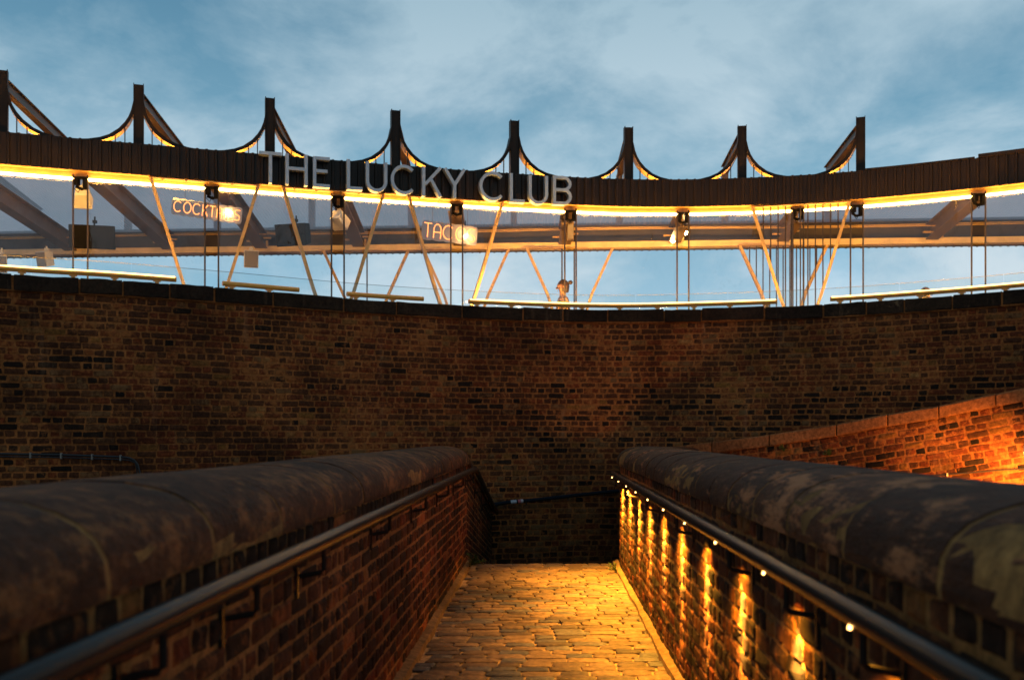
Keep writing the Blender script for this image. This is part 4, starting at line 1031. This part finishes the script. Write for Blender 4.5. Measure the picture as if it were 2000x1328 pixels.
# ------------------------------------------------------------------ weeds
M_LEAF = masonry('weed leaf', [(0, (0.035, 0.06, 0.02)), (0.5, (0.06, 0.09, 0.025)), (1, (0.045, 0.07, 0.02))], smear=(0.7, 0.8), soot=0.8, bump=0.1)
def weed(p, nrm, size, n, seed, label):
    r = random.Random(seed); T_ = thing('weed', label, 'weed', p); st = MB(); lf = MB()
    for k in range(n):
        d = (Vector(nrm) * (0.4 + r.random() * 0.7) + Vector(((r.random() - .5) * 1.4, (r.random() - .5) * 0.8, 0.4 + r.random() * 1.0))).normalized()
        ln = size * (0.4 + 0.6 * r.random()); P = [Vector(p) + d * ln * u + Vector((0, 0, -0.25 * ln * u * u)) for u in np.linspace(0, 1, 6)]
        st.tube(P, 0.0018, 4)
        for i in range(1, 6):
            for sg in (-1, 1):
                a = d.cross(Vector((0, 0, 1))).normalized() * sg; dd = (a + d * 0.5 + Vector((0, 0, (r.random() - 0.4)))).normalized(); s1 = dd.cross(Vector((r.random() - .5, r.random() - .5, 1))).normalized()
                l_ = size * 0.16 * (0.6 + r.random()); w_ = l_ * 0.38; b = P[i]
                lf.add([b, b + dd * l_ * 0.5 + s1 * w_ * 0.5 + Vector((0, 0, 0.002)), b + dd * l_, b + dd * l_ * 0.5 - s1 * w_ * 0.5], [(0, 1, 2, 3)], r=r.random())
    build('stem', st, M_LEAF, T_); o_ = build('foliage', lf, M_LEAF, T_); o_['kind'] = 'stuff'
weed((*PD(-0.70, 9.15), 0.02), (1, 0, 0), 0.20, 11, 1, 'leafy weed at the foot of the left parapet where the path crests')
weed((*PD(-0.69, 9.5), 0.0), (1, 0, 0), 0.12, 7, 2, 'small weed beyond the larger one at the foot of the left parapet')
weed((*PD(0.63, 8.9), 0.02), (-1, 0, 0), 0.13, 8, 3, 'small weed at the foot of the lit parapet')
for i, (xp, yp, lab) in enumerate([(1532, 882, 'weed growing from the ramp wall under a coping joint'), (1622, 890, 'thin weed growing from the ramp wall left of the lantern')]):
    q = RAMP.px(xp); X, Y, a, b = RAMP.at(q, 0.01); weed((X, Y, EYE + (HOR - yp) / F * Y), (b, -a, 0), 0.16, 8, 10 + i, lab)

# ------------------------------------------------------------------ people on the walkway
def skinmesh(name, verts, edges, rad, mtl, parent, sub=2, root=0):
    me = bpy.data.meshes.new(name); me.from_pydata([tuple(v) for v in verts], edges, []); me.materials.append(mtl)
    o_ = link(name, me, parent)
    md = o_.modifiers.new('skin', 'SKIN'); md.use_smooth_shade = True
    for i, rr in enumerate(rad): me.skin_vertices[0].data[i].radius = rr if hasattr(rr, '__len__') else (rr, rr)
    me.skin_vertices[0].data[root].use_root = True
    sb_ = o_.modifiers.new('sub', 'SUBSURF'); sb_.levels = sub; sb_.render_levels = sub
    for f_ in me.polygons: f_.use_smooth = True
    return o_
M_SKIN = mat('skin', (0.30, 0.14, 0.07), 0.5, noise=(20, 0.92, 1.08))
M_HAIR = mat('brown hair', (0.035, 0.014, 0.007), 0.45, noise=(60, 0.5, 1.5))
M_JACK = mat('brown jacket', (0.20, 0.10, 0.055), 0.8, noise=(15, 0.7, 1.3))
M_TROU = mat('dark trousers', (0.03, 0.03, 0.04), 0.8, noise=(15, 0.7, 1.3))
def person(loc, rz, H, label, hairm, jack, bun=True, seated=False):
    T_ = thing('person', label, 'person', loc); k = H / 1.70
    Rz = Matrix.Rotation(rz, 4, 'Z')
    def V(x, y, z): return Vector(loc) + (Rz @ Vector((x, y, z))) * k
    # facing local -x
    ht = 0.95
    v = [V(0, 0, ht), V(0, 0, 1.12), V(0.0, 0, 1.30), V(0, 0, 1.41), V(-0.005, 0, 1.49), V(-0.012, 0, 1.545), V(-0.01, 0, 1.60), V(-0.005, 0, 1.66)]
    e = [(i, i + 1) for i in range(7)]; rd = [(0.15, 0.11), (0.125, 0.10), (0.15, 0.11), (0.075, 0.07), (0.046, 0.046), (0.084, 0.084), (0.100, 0.100), (0.080, 0.080)]
    rd = [(b * k, a * k) for a, b in rd]
    def chain(frm, pts_, rs_):
        last = frm
        for p_, r_ in zip(pts_, rs_):
            v.append(p_); rd.append((r_ * k, r_ * k)); e.append((last, len(v) - 1)); last = len(v) - 1
        return last
    chain(6, [V(-0.052, 0, 1.615)], [0.062]); chain(5, [V(-0.052, 0, 1.548)], [0.050]); chain(6, [V(0.045, 0, 1.62)], [0.070])
    for sg in (-1, 1):
        chain(2, [V(0, sg * 0.165, 1.36), V(0.03, sg * 0.21, 1.10), V(-0.09, sg * 0.2, 0.90), V(-0.13, sg * 0.19, 0.84)], [0.055, 0.042, 0.03, 0.028])
        last = len(v) - 1
        for fi in range(4): 
            chain(last, [V(-0.16, sg * (0.172 + 0.014 * fi), 0.80), V(-0.175, sg * (0.17 + 0.014 * fi), 0.765 + 0.006 * abs(fi - 1.5))], [0.0085, 0.0075])
        chain(last, [V(-0.165, sg * 0.155, 0.83), V(-0.185, sg * 0.15, 0.80)], [0.01, 0.008])
        chain(0, [V(0, sg * 0.09, 0.88), V(-0.02, sg * 0.10, 0.48), V(0.02, sg * 0.10, 0.09), V(-0.10, sg * 0.11, 0.035)], [0.085, 0.055, 0.038, 0.032])
    skinmesh('body', v, e, rd, M_SKIN, T_)
    fc = MB(); 
    n_ = [V(-0.092, 0, 1.60), V(-0.115, 0, 1.565), V(-0.096, 0, 1.555)]
    fc.tube(n_, [0.006 * k, 0.014 * k, 0.008 * k], 8); build('nose', fc, M_SKIN, T_, smooth=True)
    for sg in (-1, 1):
        fc = MB(); fc.tube([V(-0.083, sg * 0.028, 1.605), V(-0.091, sg * 0.028, 1.605)], 0.009 * k, 8); build('eye', fc, M_BLK, T_)
        fc = MB(); fc.tube([V(0.005, sg * 0.074, 1.57), V(0.012, sg * 0.082, 1.60)], 0.014 * k, 8); build('ear', fc, M_SKIN, T_, smooth=True)
    fc = MB(); fc.tube([V(-0.088, -0.022, 1.527), V(-0.093, 0, 1.525), V(-0.088, 0.022, 1.527)], 0.005 * k, 6); build('mouth', fc, mat('lips', (0.35, 0.12, 0.09), 0.5), T_, smooth=True)
    # hair shell
    hv = MB(); rings = []
    for i in range(7):
        ph = R(8 + i * 19); rg = []
        for j in range(14):
            th = 2 * math.pi * j / 14; back = math.cos(th)  # +x is the back of the head
            drop = 1.0 if back > -0.35 else 0.62
            pz = 1.595 + 0.120 * math.cos(ph * drop) ; rr_ = math.sin(ph * drop)
            rg.append(V(0.006 + 0.100 * rr_ * math.cos(th), 0.083 * rr_ * math.sin(th), pz - (0.03 if i == 6 and back > -0.3 else 0)))
        rings.append(rg)
    hv.sweep(rings, cap=True)
    if bun: hv.tube([V(0.09, 0, 1.66), V(0.13, 0, 1.665), V(0.155, 0, 1.655)], [0.028 * k, 0.038 * k, 0.018 * k], 10)
    build('hair', hv, hairm, T_, smooth=True)
    jv = [V(0, 0, 0.86), V(0, 0, 1.12), V(0, 0, 1.31), V(0, 0, 1.42)]; je = [(0, 1), (1, 2), (2, 3)]; jr = [(0.15, 0.18), (0.14, 0.155), (0.155, 0.175), (0.085, 0.085)]; jr = [(a * k, b * k) for a, b in jr]
    for sg in (-1, 1):
        b0 = len(jv); jv += [V(0, sg * 0.17, 1.365), V(0.03, sg * 0.215, 1.10), V(-0.07, sg * 0.2, 0.93)]; jr += [(0.068 * k,) * 2, (0.055 * k,) * 2, (0.043 * k,) * 2]; je += [(2, b0), (b0, b0 + 1), (b0 + 1, b0 + 2)]
    skinmesh('jacket', jv, je, jr, jack, T_)
    tv_ = [V(0, 0, 0.93)]; te = []; trr = [(0.125 * k, 0.165 * k)]
    for sg in (-1, 1):
        b0 = len(tv_); tv_ += [V(0, sg * 0.09, 0.86), V(-0.02, sg * 0.10, 0.48), V(0.02, sg * 0.10, 0.10)]; trr += [(0.098 * k,) * 2, (0.07 * k,) * 2, (0.055 * k,) * 2]; te += [(0, b0), (b0, b0 + 1), (b0 + 1, b0 + 2)]
    skinmesh('trousers', tv_, te, trr, M_TROU, T_)
    return T_
person((0.80, 15.62, EYE + 0.80), R(0), 1.63, 'person with tied brown hair standing behind the middle rail, seen from the shoulders up', M_HAIR, M_JACK)
person((5.84, 14.05, EYE + 0.80), R(170), 1.28, 'person behind the right rail with only the top of a brown head showing', M_HAIR, M_TROU, bun=False)
